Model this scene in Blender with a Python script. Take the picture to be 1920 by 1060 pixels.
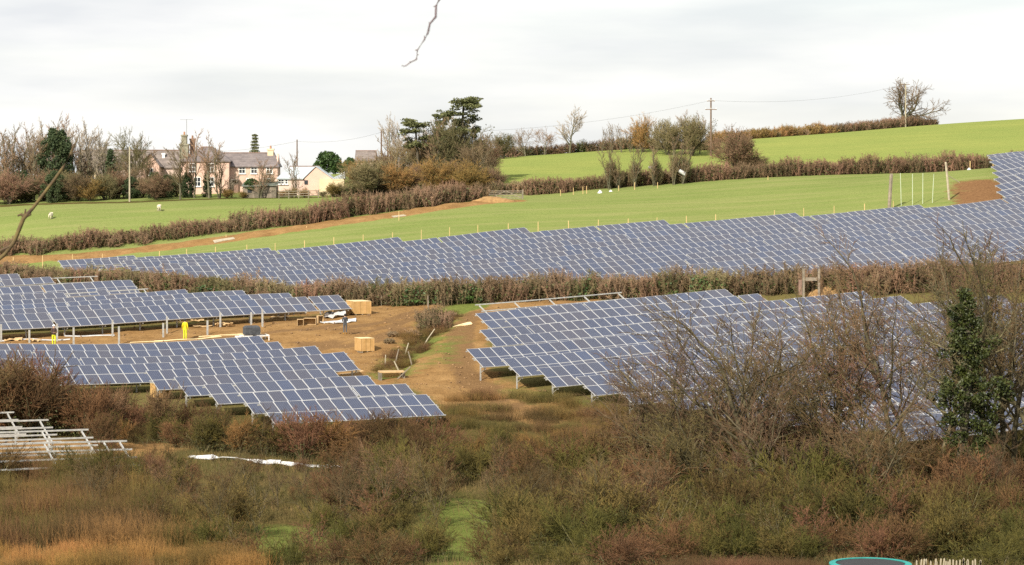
import bpy, math, random
import numpy as np
from mathutils import Vector, Matrix

scene = bpy.context.scene
for o in list(bpy.data.objects): bpy.data.objects.remove(o, do_unlink=True)

# ------------------------------------------------------------------ camera
cam_d = bpy.data.cameras.new('camera')
cam = bpy.data.objects.new('camera', cam_d); scene.collection.objects.link(cam)
cam.location = (0, 0, 0); cam.rotation_euler = (math.pi / 2, 0, 0)
cam_d.sensor_width = 36.0; cam_d.sensor_fit = 'HORIZONTAL'
cam_d.lens = 36.0 * 5000.0 / 1920.0
cam_d.shift_y = -(530.0 - 300.0) / 1920.0
cam_d.clip_start = 0.5; cam_d.clip_end = 9000
cam_d.dof.use_dof = True; cam_d.dof.focus_distance = 230.0; cam_d.dof.aperture_fstop = 22.0
scene.camera = cam

# ------------------------------------------------------------------ light
SUN_EL, SUN_AZ = math.radians(36.0), math.radians(28.0)   # azimuth: behind the camera, to its left
to_sun = Vector((-math.sin(SUN_AZ) * math.cos(SUN_EL), -math.cos(SUN_AZ) * math.cos(SUN_EL), math.sin(SUN_EL)))
sun_d = bpy.data.lights.new('sun', 'SUN'); sun_d.energy = 4.8; sun_d.angle = math.radians(0.8); sun_d.color = (1.0, 0.92, 0.78)
sun = bpy.data.objects.new('sun', sun_d); scene.collection.objects.link(sun)
sun.location = (-60, -100, 90); sun.rotation_euler = to_sun.to_track_quat('Z', 'Y').to_euler()

world = bpy.data.worlds.new('World'); scene.world = world; world.use_nodes = True
wn, wl = world.node_tree.nodes, world.node_tree.links
wn.clear()
w_out = wn.new('ShaderNodeOutputWorld'); w_bg = wn.new('ShaderNodeBackground'); w_bg.inputs['Strength'].default_value = 0.1
w_sky = wn.new('ShaderNodeTexSky'); w_sky.sky_type = 'NISHITA'; w_sky.sun_disc = False
w_sky.sun_elevation = SUN_EL; w_sky.sun_rotation = math.atan2(to_sun.x, to_sun.y)
w_tc = wn.new('ShaderNodeTexCoord'); w_map = wn.new('ShaderNodeMapping'); w_map.inputs['Scale'].default_value = (7, 7, 44)
w_no = wn.new('ShaderNodeTexNoise'); w_no.inputs['Scale'].default_value = 1.0; w_no.inputs['Detail'].default_value = 5; w_no.inputs['Roughness'].default_value = 0.5
w_ra = wn.new('ShaderNodeValToRGB')
w_ra.color_ramp.elements[0].position = 0.33; w_ra.color_ramp.elements[0].color = (5.55, 5.7, 5.85, 1)
w_ra.color_ramp.elements[1].position = 0.62; w_ra.color_ramp.elements[1].color = (7.2, 7.15, 6.95, 1)
w_map2 = wn.new('ShaderNodeMapping'); w_map2.inputs['Scale'].default_value = (4, 4, 26); w_map2.inputs['Location'].default_value = (3.1, 1.7, 5.3)
w_no2 = wn.new('ShaderNodeTexNoise'); w_no2.inputs['Scale'].default_value = 1.0; w_no2.inputs['Detail'].default_value = 4
w_fr = wn.new('ShaderNodeMapRange'); w_fr.inputs['From Min'].default_value = 0.3; w_fr.inputs['From Max'].default_value = 0.62
w_fr.inputs['To Min'].default_value = 0.72; w_fr.inputs['To Max'].default_value = 1.0
w_mix = wn.new('ShaderNodeMix'); w_mix.data_type = 'RGBA'
wl.new(w_tc.outputs['Generated'], w_map.inputs['Vector']); wl.new(w_map.outputs['Vector'], w_no.inputs['Vector'])
wl.new(w_tc.outputs['Generated'], w_map2.inputs['Vector']); wl.new(w_map2.outputs['Vector'], w_no2.inputs['Vector'])
wl.new(w_no.outputs['Fac'], w_ra.inputs['Fac']); wl.new(w_no2.outputs['Fac'], w_fr.inputs['Value'])
wl.new(w_fr.outputs['Result'], w_mix.inputs['Factor'])
wl.new(w_sky.outputs['Color'], w_mix.inputs['A']); wl.new(w_ra.outputs['Color'], w_mix.inputs['B'])
wl.new(w_mix.outputs['Result'], w_bg.inputs['Color']); wl.new(w_bg.outputs['Background'], w_out.inputs['Surface'])

vs = scene.view_settings
vs.view_transform = 'Standard'; vs.look = 'None'; vs.exposure = 0.6; vs.gamma = 1.0; vs.use_curve_mapping = False
scene.render.engine = 'CYCLES'
scene.cycles.max_bounces = 5; scene.cycles.diffuse_bounces = 2; scene.cycles.glossy_bounces = 2; scene.cycles.transmission_bounces = 2
scene.cycles.transparent_max_bounces = 4
scene.cycles.use_denoising = False
scene.cycles.denoiser = 'OPENIMAGEDENOISE'
scene.cycles.sample_clamp_indirect = 2.0; scene.cycles.sample_clamp_direct = 12.0
scene.cycles.caustics_reflective = False; scene.cycles.caustics_refractive = False
random.seed(7)

# ------------------------------------------------------------------ terrain
F = 5000.0            # focal length in photo pixels (1920 wide)
CX, CY = 960.0, 300.0 # the level line of sight of the photo
TH = math.radians(25.0)   # bearing of the panel rows
CT, ST = math.cos(TH), math.sin(TH)
TILT = math.radians(20.0)
TOPH = 1.885          # height of the upper table edge over the ground

def row_at(px0, d0, px):
    """depth of a panel row (bearing TH through px0,d0) where it crosses column px"""
    x0 = (px0 - CX) / F * d0
    t = (px - CX) / F
    s = (t * d0 - x0) / (CT - t * ST)
    return d0 + s * ST

PIT_A, PIT_B, PIT_C, PIT_D = 5.2, 5.3, 5.3, 6.1
def dA(k, px): return row_at(160, 212 - PIT_A * (k - 1), px)
def dB(k, px): return row_at(0, 232 + PIT_B * (8 - k), px)
def dC(k, px): return row_at(950, 227 - PIT_C * (k - 1), px)
def dD(k, px): return row_at(979, 312 - PIT_D * (k - 4), px)

_c = []
def _g(px, py, d, h=0.0):
    _c.append(((px - CX) / F * d, d, -(py - CY) / F * d - h))
for k, px, py in ((1,0,643.6),(1,160,646.6),(1,300,643.6),(1,485,630),(2,0,656.3),(2,300,655.8),(2,537,638.5),(3,22,668.7),(3,221,671.6),
                  (3,590,647.5),(4,66,688.6),(4,319,678.4),(4,645,664.5),(5,273,695.4),(5,568,680),(6,326,707),(6,627,690),
                  (7,382,721.7),(7,690,703),(8,756,718),(9,485,757),(9,825,738)):
    _g(px, py, dA(k, px), TOPH)
for k, px, py in ((8,0,590),(8,319,570.5),(8,635,554),(7,319,561),(7,540,549.7),(6,0,573),(6,451,542),(5,0,564),(5,365,540.4),(4,117,550),
                  (4,282,541),(3,0,539),(3,251,522),(2,100,517),(1,34,513)):
    _g(px, py, dB(k, px), TOPH)
for k, px, py in ((1,892,589.5),(1,1360,542),(2,948,599),(2,1425,550),(3,900,618.7),(3,1620,546),(4,966,628.5),(4,1700,553),(5,875,656.5),
                  (5,1878,552),(6,942,675),(6,1160,650),(7,1008,691),(7,1160,672),(8,1080,709),(14,1880,762)):
    _g(px, py, dC(k, px), TOPH)
for k, px, py in ((1,109,489),(1,260,477.7),(2,262,482.5),(2,506,465.5),(3,511,469),(3,750,444.5),(4,500,478),(4,759,452.6),(4,979,427),(5,500,486),
                  (5,990,436),(5,1240,413.6),(6,1247,421.6),(6,1483,401),(7,1490,406.5),(7,1726,385),(8,1732,389.4),(8,1872,374),
                  (6,850,463),(8,850,483),(11,850,509),(8,1440,423.5),(11,1440,449.5),(13,1440,472),(16,1440,504),(14,1800,447),(6,500,495)):
    _g(px, py, dD(k, px), TOPH)
for px, py, d in ((1870,315,356),(1990,303,358),
                  (647,628,228),(682,662,221),(800,620,228),(770,690,205),(870,570,250),(1200,556,250),(560,575,258),
                  (985,372,366),(1135,355,366),(1268,347,366),(1400,336,366),(1591,328,368),(1755,324,370),(1950,316,374),
                  (937,297,450),(1061,289,450),(1183,281,452),(1334,294,440),(1405,261,475),(1576,249,505),(1698,239,530),(1920,228,560),(2100,222,580),
                  (430,362,385),(600,368,380),(300,366,388),(100,372,388),(95,412,354),(298,396,356),(0,388,370),(245,382,368),(450,373,369),(630,370,369),
                  (0,487,338),(250,466,338),(440,441,338),(751,399,343),(912,376,352),(-150,500,338),(800,340,385),
                  (-200,520,300)):
    _g(px, py, d)
def _z(x, y, z): _c.append((x, y, z))
for x in (-60, -24, 0, 24, 60):
    lf = 1.0 if x < -20 else 0.0
    _z(x, 113, -17.35); _z(x, 126, -18.3 + .5 * lf); _z(x, 140, -18.55 + .9 * lf); _z(x, 155, -18.6 + 1.3 * lf); _z(x, 80, -15.6); _z(x, 50, -11.6)
for x in (-60, -24, 24, 60): _z(x, 165, -18.5 + (1.25 if x < -20 else 0))
for px, py, d in ((937,303,485),(1061,297,485),(1183,290,487)): _g(px, py, d)
for x in (-60, 0, 60):
    _z(x, 22, -6.4); _z(x, 8, -3.6); _z(x, 0, -1.7); _z(x, -40, 0.0); _z(x, -120, 1.0)
for x, y, z in ((-300,120,-17),(300,120,-16),(-300,230,-16),(300,230,-11),(-300,330,-13),(300,330,-3),(-300,450,-8),(300,450,6),(-300,600,-14),(0,620,-6),(150,680,3),
                (300,640,8),(-300,900,-30),(0,900,-22),(300,900,-12),(-700,400,-14),(700,400,6),(-700,0,-10),(700,0,-6),(-90,430,-5.5),(-40,450,-3.4)):
    _z(x, y, z)
_c = np.array(_c)
_S = 100.0
def _k(r2):
    r2 = np.maximum(r2, 1e-12)
    return 0.5 * r2 * np.log(r2)
def _fit(lam):
    X = _c[:, :2] / _S
    n = len(X)
    K = _k(((X[:, None] - X[None]) ** 2).sum(2)) + lam * np.eye(n)
    Pm = np.c_[np.ones(n), X]
    A = np.block([[K, Pm], [Pm.T, np.zeros((3, 3))]])
    return X, np.linalg.solve(A, np.r_[_c[:, 2], 0, 0, 0])
_X, _W = _fit(0.004)
def TZ(x, y):
    """ground height, arrays or numbers"""
    x = np.asarray(x, float); y = np.asarray(y, float)
    q = np.stack([x.ravel(), y.ravel()], 1) / _S
    out = np.empty(len(q))
    for i in range(0, len(q), 20000):
        b = q[i:i + 20000]
        r2 = ((b[:, None] - _X[None]) ** 2).sum(2)
        out[i:i + 20000] = _k(r2) @ _W[:-3] + _W[-3] + b @ _W[-2:]
    return out.reshape(x.shape)
def gz(x, y): return float(TZ(x, y))
def P(px, py, d): return ((px - CX) / F * d, d, -(py - CY) / F * d)
def G(px, d, dz=0.0):
    x = (px - CX) / F * d
    return (x, d, gz(x, d) + dz)
_march = np.concatenate([np.arange(100, 620, 0.5)])
def hit(px, py, dmin=100):
    """where the line of sight through a photo pixel meets the ground"""
    m = _march[_march >= dmin]
    x = (px - CX) / F * m
    gap = -(py - CY) / F * m - TZ(x, m)
    i = int(np.argmax(gap < 0)) if (gap < 0).any() else len(m) - 1
    return (x[i], m[i], gz(x[i], m[i]))
def toppx(px, d, h): # photo row of a point h over the ground
    x = (px - CX) / F * d
    return CY - (gz(x, d) + h) / d * F
# ------------------------------------------------------------------ helpers
COL = scene.collection
def tag(o, label=None, cat=None, group=None, kind=None):
    for k, v in (('label', label), ('category', cat), ('group', group), ('kind', kind)):
        if v: o[k] = v
    return o
def empty(name, loc, rz=0.0):
    o = bpy.data.objects.new(name, None); COL.objects.link(o)
    o.location = loc; o.rotation_euler = (0, 0, rz); o.empty_display_size = 0.2
    return o
def thing(name, label, cat, loc, rz=0.0, group=None): return tag(empty(name, loc, rz), label, cat, group)
def link(name, me, mats=None, parent=None, loc=None, rot=None, scale=None):
    o = bpy.data.objects.new(name, me); COL.objects.link(o)
    if mats is not None and not me.materials:
        for m in (mats if isinstance(mats, (list, tuple)) else [mats]): me.materials.append(m)
    if parent: o.parent = parent
    if loc is not None: o.location = loc
    if rot is not None: o.rotation_euler = rot
    if scale is not None: o.scale = scale if hasattr(scale, '__len__') else (scale,) * 3
    return o
def copy_of(o, parent=None, loc=None, rot=None, scale=None):
    c = o.copy(); COL.objects.link(c); c.parent = parent
    if loc is not None: c.location = loc
    if rot is not None: c.rotation_euler = rot
    if scale is not None: c.scale = scale if hasattr(scale, '__len__') else (scale,) * 3
    return c

def nodes_of(m):
    m.use_nodes = True
    nt = m.node_tree
    b = [n for n in nt.nodes if n.type == 'BSDF_PRINCIPLED'][0]
    return nt, nt.nodes, nt.links, b
def ramp(N, L, fac, stops):
    r = N.new('ShaderNodeValToRGB')
    while len(r.color_ramp.elements) < len(stops): r.color_ramp.elements.new(0.5)
    for e, (p, c) in zip(r.color_ramp.elements, stops): e.position = p; e.color = (*c, 1)
    L.new(fac, r.inputs['Fac'])
    return r.outputs['Color']
def noise(N, L, vec, scale, detail=4, rough=0.55):
    n = N.new('ShaderNodeTexNoise'); n.inputs['Scale'].default_value = scale; n.inputs['Detail'].default_value = detail
    n.inputs['Roughness'].default_value = rough
    L.new(vec, n.inputs['Vector'])
    return n.outputs['Fac']
def mixc(N, L, fac, a, b):
    m = N.new('ShaderNodeMix'); m.data_type = 'RGBA'
    if hasattr(fac, 'links'): L.new(fac, m.inputs['Factor'])
    else: m.inputs['Factor'].default_value = fac
    for s, v in (('A', a), ('B', b)):
        if hasattr(v, 'links'): L.new(v, m.inputs[s])
        else: m.inputs[s].default_value = (*v, 1)
    return m.outputs['Result']
def mat(name, c1, c2=None, scale=3.0, rough=0.85, metal=0.0, bump=0.0, rnd=0.0, coord='Object', spec=0.25, lo=0.35, hi=0.65, translucent=0.0):
    m = bpy.data.materials.new(name)
    nt, N, L, b = nodes_of(m)
    b.inputs['Roughness'].default_value = rough; b.inputs['Metallic'].default_value = metal
    b.inputs['Specular IOR Level'].default_value = spec
    tc = N.new('ShaderNodeTexCoord')
    vec = tc.outputs[coord]
    c2 = c2 or tuple(v * 0.75 for v in c1)
    f = noise(N, L, vec, scale)
    col = ramp(N, L, f, [(lo, c2), (hi, c1)])
    if rnd:
        oi = N.new('ShaderNodeObjectInfo'); h = N.new('ShaderNodeHueSaturation')
        mr = N.new('ShaderNodeMapRange'); mr.inputs['To Min'].default_value = 1 - rnd; mr.inputs['To Max'].default_value = 1 + rnd
        L.new(oi.outputs['Random'], mr.inputs['Value']); L.new(mr.outputs['Result'], h.inputs['Value'])
        mh = N.new('ShaderNodeMapRange'); mh.inputs['To Min'].default_value = 0.5 + rnd * 0.05; mh.inputs['To Max'].default_value = 0.5 - rnd * 0.05
        L.new(oi.outputs['Random'], mh.inputs['Value']); L.new(mh.outputs['Result'], h.inputs['Hue'])
        L.new(col, h.inputs['Color']); col = h.outputs['Color']
    L.new(col, b.inputs['Base Color'])
    if bump:
        bp = N.new('ShaderNodeBump'); bp.inputs['Strength'].default_value = bump
        L.new(noise(N, L, vec, scale * 4), bp.inputs['Height']); L.new(bp.outputs['Normal'], b.inputs['Normal'])
    if translucent:
        tr = N.new('ShaderNodeBsdfTranslucent'); mx = N.new('ShaderNodeMixShader'); mx.inputs['Fac'].default_value = translucent
        L.new(col, tr.inputs['Color']); L.new(b.outputs['BSDF'], mx.inputs[1]); L.new(tr.outputs['BSDF'], mx.inputs[2])
        out = [n for n in N if n.type == 'OUTPUT_MATERIAL'][0]; L.new(mx.outputs['Shader'], out.inputs['Surface'])
    return m

def mesh_np(name, V, faces_tri=None, faces_quad=None, mat_idx=None, smooth=False):
    """mesh from arrays: V (n,3), triangles (a,3), quads (b,4)"""
    me = bpy.data.meshes.new(name)
    t = np.zeros((0, 3), int) if faces_tri is None else np.asarray(faces_tri, int).reshape(-1, 3)
    q = np.zeros((0, 4), int) if faces_quad is None else np.asarray(faces_quad, int).reshape(-1, 4)
    V = np.asarray(V, np.float32)
    me.vertices.add(len(V)); me.vertices.foreach_set('co', V.ravel())
    nl = t.size + q.size; npoly = len(t) + len(q)
    me.loops.add(nl); me.polygons.add(npoly)
    me.loops.foreach_set('vertex_index', np.concatenate([t.ravel(), q.ravel()]).astype(np.int32))
    ls = np.concatenate([np.arange(len(t)) * 3, t.size + np.arange(len(q)) * 4]).astype(np.int32)
    me.polygons.foreach_set('loop_start', ls)
    if mat_idx is not None: me.polygons.foreach_set('material_index', np.asarray(mat_idx, np.int32))
    if smooth: me.polygons.foreach_set('use_smooth', np.ones(npoly, bool))
    me.update(calc_edges=True)
    return me

class MB:
    """collects boxes, bars and tubes of ONE part"""
    def __init__(s): s.v = []; s.f = []; s.m = []
    def add(s, verts, faces, mi=0):
        n = len(s.v); s.v += [tuple(v) for v in verts]; s.f += [tuple(i + n for i in f) for f in faces]; s.m += [mi] * len(faces)
        return s
    def box(s, x0, x1, y0, y1, z0, z1, mi=0):
        return s.add([(x0,y0,z0),(x1,y0,z0),(x1,y1,z0),(x0,y1,z0),(x0,y0,z1),(x1,y0,z1),(x1,y1,z1),(x0,y1,z1)],
                     [(0,3,2,1),(4,5,6,7),(0,1,5,4),(1,2,6,5),(2,3,7,6),(3,0,4,7)], mi)
    def bar(s, a, b, w, h=None, mi=0, up=(0,0,1)):
        a, b = Vector(a), Vector(b); h = h or w
        d = (b - a).normalized(); u = Vector(up)
        if abs(d.dot(u)) > 0.98: u = Vector((1, 0, 0))
        r = d.cross(u).normalized(); u = r.cross(d).normalized()
        c = [a + r*(i*w/2) + u*(j*h/2) for i, j in ((-1,-1),(1,-1),(1,1),(-1,1))] + [b + r*(i*w/2) + u*(j*h/2) for i, j in ((-1,-1),(1,-1),(1,1),(-1,1))]
        return s.add(c, [(0,3,2,1),(4,5,6,7),(0,1,5,4),(1,2,6,5),(2,3,7,6),(3,0,4,7)], mi)
    def tube(s, pts, radii, n=7, mi=0, cap=True):
        pts = [Vector(p) for p in pts]
        if not hasattr(radii, '__len__'): radii = [radii] * len(pts)
        base = len(s.v)
        for i, p in enumerate(pts):
            d = (pts[min(i+1, len(pts)-1)] - pts[max(i-1, 0)]).normalized()
            u = Vector((0,0,1)) if abs(d.z) < 0.9 else Vector((1,0,0))
            r = d.cross(u).normalized(); u = r.cross(d)
            for k in range(n):
                a = 2*math.pi*k/n
                s.v.append(tuple(p + (r*math.cos(a) + u*math.sin(a)) * radii[i]))
        for i in range(len(pts)-1):
            for k in range(n):
                s.f.append((base+i*n+k, base+i*n+(k+1)%n, base+(i+1)*n+(k+1)%n, base+(i+1)*n+k)); s.m.append(mi)
        if cap:
            s.f.append(tuple(base+k for k in range(n))[::-1]); s.m.append(mi)
            s.f.append(tuple(base+(len(pts)-1)*n+k for k in range(n))); s.m.append(mi)
        return s
    def build(s, name, mats, parent=None, loc=None, rot=None, smooth=False, **kw):
        me = bpy.data.meshes.new(name); me.from_pydata(s.v, [], s.f)
        if max(s.m, default=0): me.polygons.foreach_set('material_index', np.array(s.m, np.int32))
        if smooth: me.polygons.foreach_set('use_smooth', np.ones(len(s.f), bool))
        me.update()
        return link(name, me, mats, parent, loc, rot, **kw)
# ------------------------------------------------------------------ ground
def poly_mask(poly, X, Y, soft):
    """soft mask of a plan polygon: 1 inside, falling to 0 within soft metres outside"""
    poly = np.asarray(poly, float); n = len(poly)
    inside = np.zeros(X.shape, bool); dist = np.full(X.shape, 1e9)
    for i in range(n):
        x1, y1 = poly[i]; x2, y2 = poly[(i + 1) % n]
        cond = (y1 > Y) != (y2 > Y)
        with np.errstate(divide='ignore', invalid='ignore'):
            inside ^= cond & (X < (x2 - x1) * (Y - y1) / (y2 - y1 + 1e-12) + x1)
        dist = np.minimum(dist, seg_dist(X, Y, x1, y1, x2, y2))
    return np.where(inside, 1.0, np.clip(1 - dist / soft, 0, 1))
def seg_dist(X, Y, x1, y1, x2, y2):
    dx, dy = x2 - x1, y2 - y1
    t = np.clip(((X - x1) * dx + (Y - y1) * dy) / (dx * dx + dy * dy + 1e-12), 0, 1)
    return np.hypot(X - x1 - t * dx, Y - y1 - t * dy)
def line_mask(pts, X, Y, w, soft):
    d = np.full(X.shape, 1e9)
    for (x1, y1), (x2, y2) in zip(pts[:-1], pts[1:]): d = np.minimum(d, seg_dist(X, Y, x1, y1, x2, y2))
    return np.clip(1 - (d - w) / soft, 0, 1)
def H2(px, py, dmin=100): return hit(px, py, dmin)[:2]

gx = np.concatenate([-np.geomspace(3000, 125, 16), np.arange(-120, 120.1, 1.25), np.geomspace(125, 3000, 16)])
gy = np.concatenate([np.linspace(-300, 92, 30), np.arange(96, 168, 2.0), np.arange(168, 384, 1.1), np.arange(384, 600, 3.0), np.geomspace(604, 6000, 24)])
GX, GY = np.meshgrid(gx, gy)
GZ = TZ(np.clip(GX, -700, 700), np.clip(GY, -120, 900))
far = np.clip((GY - 700) / 2500, 0, 1); GZ = GZ * (1 - far) + far * (-90.0)
GZ = np.where(GY < -120, np.minimum(GZ, 3.0), GZ)
rngg = np.random.default_rng(3)
trench = [H2(-30, 492), H2(130, 484, 322), H2(250, 472, 322), H2(440, 448, 322), H2(600, 423, 322), H2(740, 404), H2(905, 380), H2(950, 378)]
z_soil = line_mask(trench, GX, GY, 1.6, 1.6) * 0.95
site = [H2(a, b) for a, b in ((-80,648),(0,632),(300,618),(480,600),(640,594),(690,566),(780,572),(850,590),(905,575),(925,590),(900,640),(878,665),(905,700),(970,735),
                              (1120,772),(1010,792),(850,760),(800,722),(740,706),(700,722),(620,694),(480,646),(300,650),(-80,664))]
z_soil = np.maximum(z_soil, poly_mask(site, GX, GY, 3.0) * 0.9)
z_soil = np.maximum(z_soil, poly_mask([H2(a, b, 240) for a, b in ((-60,520),(120,522),(330,552),(500,572),(640,566),(600,590),(300,606),(-60,640))], GX, GY, 3) * 0.6)
z_soil = np.maximum(z_soil, poly_mask([H2(a, b, 235) for a, b in ((890,570),(960,560),(1100,556),(1110,575),(950,588))], GX, GY, 2) * 0.9)
z_soil = np.maximum(z_soil, line_mask([H2(1440, 540, 236), H2(1560, 520, 236), H2(1640, 500, 236), H2(1760, 488, 236), H2(1960, 470, 236)], GX, GY, 3, 3) * 0.8)
z_soil = np.maximum(z_soil, poly_mask([(-34, 148), (-22, 148), (-21, 163), (-34, 163)], GX, GY, 3) * 0.8)
ditch = [H2(735, 702), H2(752, 672), H2(790, 640), H2(815, 610), H2(850, 578)]
z_lush = np.maximum(line_mask(ditch, GX, GY, 0.5, 3.0) * .8, poly_mask([H2(a, b) for a, b in ((805,655),(855,622),(862,636),(830,680),(795,692))], GX, GY, 4) * 0.55)
z_lush = np.maximum(z_lush, poly_mask([H2(a, b) for a, b in ((860,570),(900,566),(900,578),(850,585))], GX, GY, 2))
z_lush = np.maximum(z_lush, poly_mask([H2(a, b) for a, b in ((925,712),(1000,735),(1110,760),(1130,775),(1040,770),(950,735))], GX, GY, 2.5) * 0.55)
z_lush = np.maximum(z_lush, poly_mask([(-4.0, 116), (-0.6, 116), (-0.6, 142), (-3.6, 145)], GX, GY, 2.0) * 1.25)
z_lush = np.maximum(z_lush, poly_mask([(-12, 118), (-9, 118), (-8, 130), (-12, 132)], GX, GY, 2.5) * 0.8)
z_rough = np.clip((192 - GY) / 14, 0, 1)
z_rough = np.maximum(z_rough, line_mask([G(px, d)[:2] for px, d in ((-50,372),(245,370),(450,371),(640,371),(900,366))], GX, GY, 1.0, 2.0) * 0.7)
z_field = np.clip((GY - 300) / 10, 0, 1)
z_sun_patch = np.clip((GY - 370) / 8, 0, 1) * np.clip((GX + 8) / 6, 0, 1)  # mask of the sun patch on the upper right field, painted as colour
z_red = poly_mask([H2(a, b, 318) for a, b in ((1812,342),(1850,340),(1900,352),(1900,380),(1815,382),(1806,362))], GX, GY, 4.0) * .85
z_rut = np.zeros(GX.shape)
for ln in (((610,604),(680,612),(730,600),(770,586),(800,580)), ((600,612),(680,624),(740,610),(785,594)), ((560,640),(640,650),(700,640),(760,612)),
           ((905,582),(872,610),(868,650),(880,700),(940,738),(1060,776)), ((890,584),(856,612),(850,655),(862,705),(920,748),(1040,788)), ((300,636),(420,634),(520,622),(600,616)), ((640,640),(600,655),(560,640))):
    z_rut = np.maximum(z_rut, line_mask([H2(a, b_) for a, b_ in ln], GX, GY, .35, .9))
# ruts and clods: real relief where the ground is dug
GZ = GZ - 0.10 * z_rut + z_soil * rngg.normal(0, 0.07, GZ.shape) + (GY > 100) * (GY < 320) * rngg.normal(0, 0.02, GZ.shape)
dd = np.full(GZ.shape, 1e9)
for (x1, y1), (x2, y2) in zip(ditch[:-1], ditch[1:]): dd = np.minimum(dd, seg_dist(GX, GY, x1, y1, x2, y2))
GZ = GZ - 0.55 * np.exp(-(dd / 1.2) ** 2)
dt = np.full(GZ.shape, 1e9)
for (x1, y1), (x2, y2) in zip(trench[:-1], trench[1:]): dt = np.minimum(dt, seg_dist(GX, GY, x1, y1, x2, y2))
GZ = GZ + 0.35 * np.exp(-(dt / 1.3) ** 2) * (0.7 + 0.3 * np.sin(GX * 1.3))

ny, nx = GX.shape
idx = np.arange(nx * ny).reshape(ny, nx)
quads = np.stack([idx[:-1, :-1], idx[:-1, 1:], idx[1:, 1:], idx[1:, :-1]], -1).reshape(-1, 4)
g_me = mesh_np('ground', np.stack([GX, GY, GZ], -1).reshape(-1, 3), None, quads, smooth=True)
for nm, arr in (('soil', z_soil), ('lush', z_lush), ('rough', z_rough), ('field', z_field), ('sun_patch', z_sun_patch), ('red', z_red), ('rut', z_rut)):
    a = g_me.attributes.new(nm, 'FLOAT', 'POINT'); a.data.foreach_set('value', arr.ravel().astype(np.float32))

gm = bpy.data.materials.new('ground_cover')
nt, N, L, b = nodes_of(gm)
b.inputs['Roughness'].default_value = 0.95; b.inputs['Specular IOR Level'].default_value = 0.0
tc = N.new('ShaderNodeTexCoord'); ov = tc.outputs['Object']
def attr(nm):
    a = N.new('ShaderNodeAttribute'); a.attribute_name = nm; return a.outputs['Fac']
def edge(nm, nsc, lo=0.42, hi=0.62, amt=0.75):
    """mask with a ragged border"""
    n = noise(N, L, ov, nsc, 5, 0.6)
    m = N.new('ShaderNodeMath'); m.operation = 'MULTIPLY_ADD'; m.inputs[1].default_value = amt; L.new(n, m.inputs[0])
    L.new(attr(nm), m.inputs[2])
    s = N.new('ShaderNodeMath'); s.operation = 'SUBTRACT'; s.inputs[1].default_value = amt * 0.5; L.new(m.outputs[0], s.inputs[0])
    r = N.new('ShaderNodeMapRange'); r.interpolation_type = 'SMOOTHSTEP'; r.inputs['From Min'].default_value = lo; r.inputs['From Max'].default_value = hi
    L.new(s.outputs[0], r.inputs['Value'])
    return r.outputs['Result']
n_big = noise(N, L, ov, 0.06, 4); n_mid = noise(N, L, ov, 0.5, 5, 0.65); n_fin = noise(N, L, ov, 3.0, 4, 0.7)
grass_f = mixc(N, L, n_mid, ramp(N, L, n_big, [(0.35, (0.145, 0.19, 0.05)), (0.65, (0.20, 0.235, 0.07))]), ramp(N, L, n_fin, [(0.3, (0.12, 0.165, 0.042)), (0.7, (0.215, 0.245, 0.085))]))
grass_sunlit = mixc(N, L, n_mid, ramp(N, L, n_big, [(0.35, (0.195, 0.24, 0.065)), (0.65, (0.265, 0.285, 0.08))]), ramp(N, L, n_fin, [(0.3, (0.16, 0.205, 0.055)), (0.7, (0.275, 0.285, 0.09))]))  # lighter, yellower grass: the sunlight on this field is put into the colour
worn = mixc(N, L, n_mid, ramp(N, L, n_fin, [(0.3, (0.085, 0.095, 0.025)), (0.7, (0.16, 0.14, 0.05))]), (0.15, 0.115, 0.05))
soil = mixc(N, L, noise(N, L, ov, 0.3, 6, 0.7), ramp(N, L, n_fin, [(0.3, (0.17, 0.09, 0.034)), (0.7, (0.33, 0.19, 0.075))]), ramp(N, L, n_mid, [(0.3, (0.14, 0.08, 0.035)), (0.7, (0.36, 0.23, 0.105))]))
rough = mixc(N, L, n_mid, ramp(N, L, n_fin, [(0.3, (0.045, 0.038, 0.016)), (0.7, (0.12, 0.085, 0.034))]), ramp(N, L, n_big, [(0.4, (0.07, 0.075, 0.022)), (0.62, (0.12, 0.085, 0.035))]))
lush = mixc(N, L, n_mid, ramp(N, L, n_fin, [(0.3, (0.07, 0.105, 0.02)), (0.7, (0.16, 0.20, 0.045))]), (0.14, 0.145, 0.045))
red = ramp(N, L, n_fin, [(0.3, (0.13, 0.068, 0.034)), (0.7, (0.24, 0.135, 0.065))])
sm = N.new('ShaderNodeMapping'); sm.inputs['Rotation'].default_value = (0, 0, -.5); sm.inputs['Scale'].default_value = (.05, .55, .1); L.new(ov, sm.inputs['Vector'])
streak = noise(N, L, sm.outputs['Vector'], 1.0, 4, .6)
sr = N.new('ShaderNodeMapRange'); sr.inputs['From Min'].default_value = .42; sr.inputs['From Max'].default_value = .72; sr.inputs['To Max'].default_value = .55; L.new(streak, sr.inputs['Value'])
grass_f = mixc(N, L, sr.outputs['Result'], grass_f, (0.27, 0.255, 0.11)); grass_sunlit = mixc(N, L, sr.outputs['Result'], grass_sunlit, (0.175, 0.225, 0.06))
c = mixc(N, L, attr('field'), worn, grass_f)
c = mixc(N, L, edge('sun_patch', 0.3), c, grass_sunlit)
c = mixc(N, L, edge('rough', 0.4), c, rough)
c = mixc(N, L, edge('soil', 0.28, .36, .66, 1.15), c, soil)
c = mixc(N, L, edge('rut', 0.6, .35, .75), c, mixc(N, L, n_fin, (0.13, 0.075, 0.035), (0.24, 0.145, 0.07)))
c = mixc(N, L, edge('lush', 0.45, .35, .8, 1.0), c, lush)
c = mixc(N, L, edge('red', 0.5, .35, .75, 1.0), c, red)
L.new(c, b.inputs['Base Color'])
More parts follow.
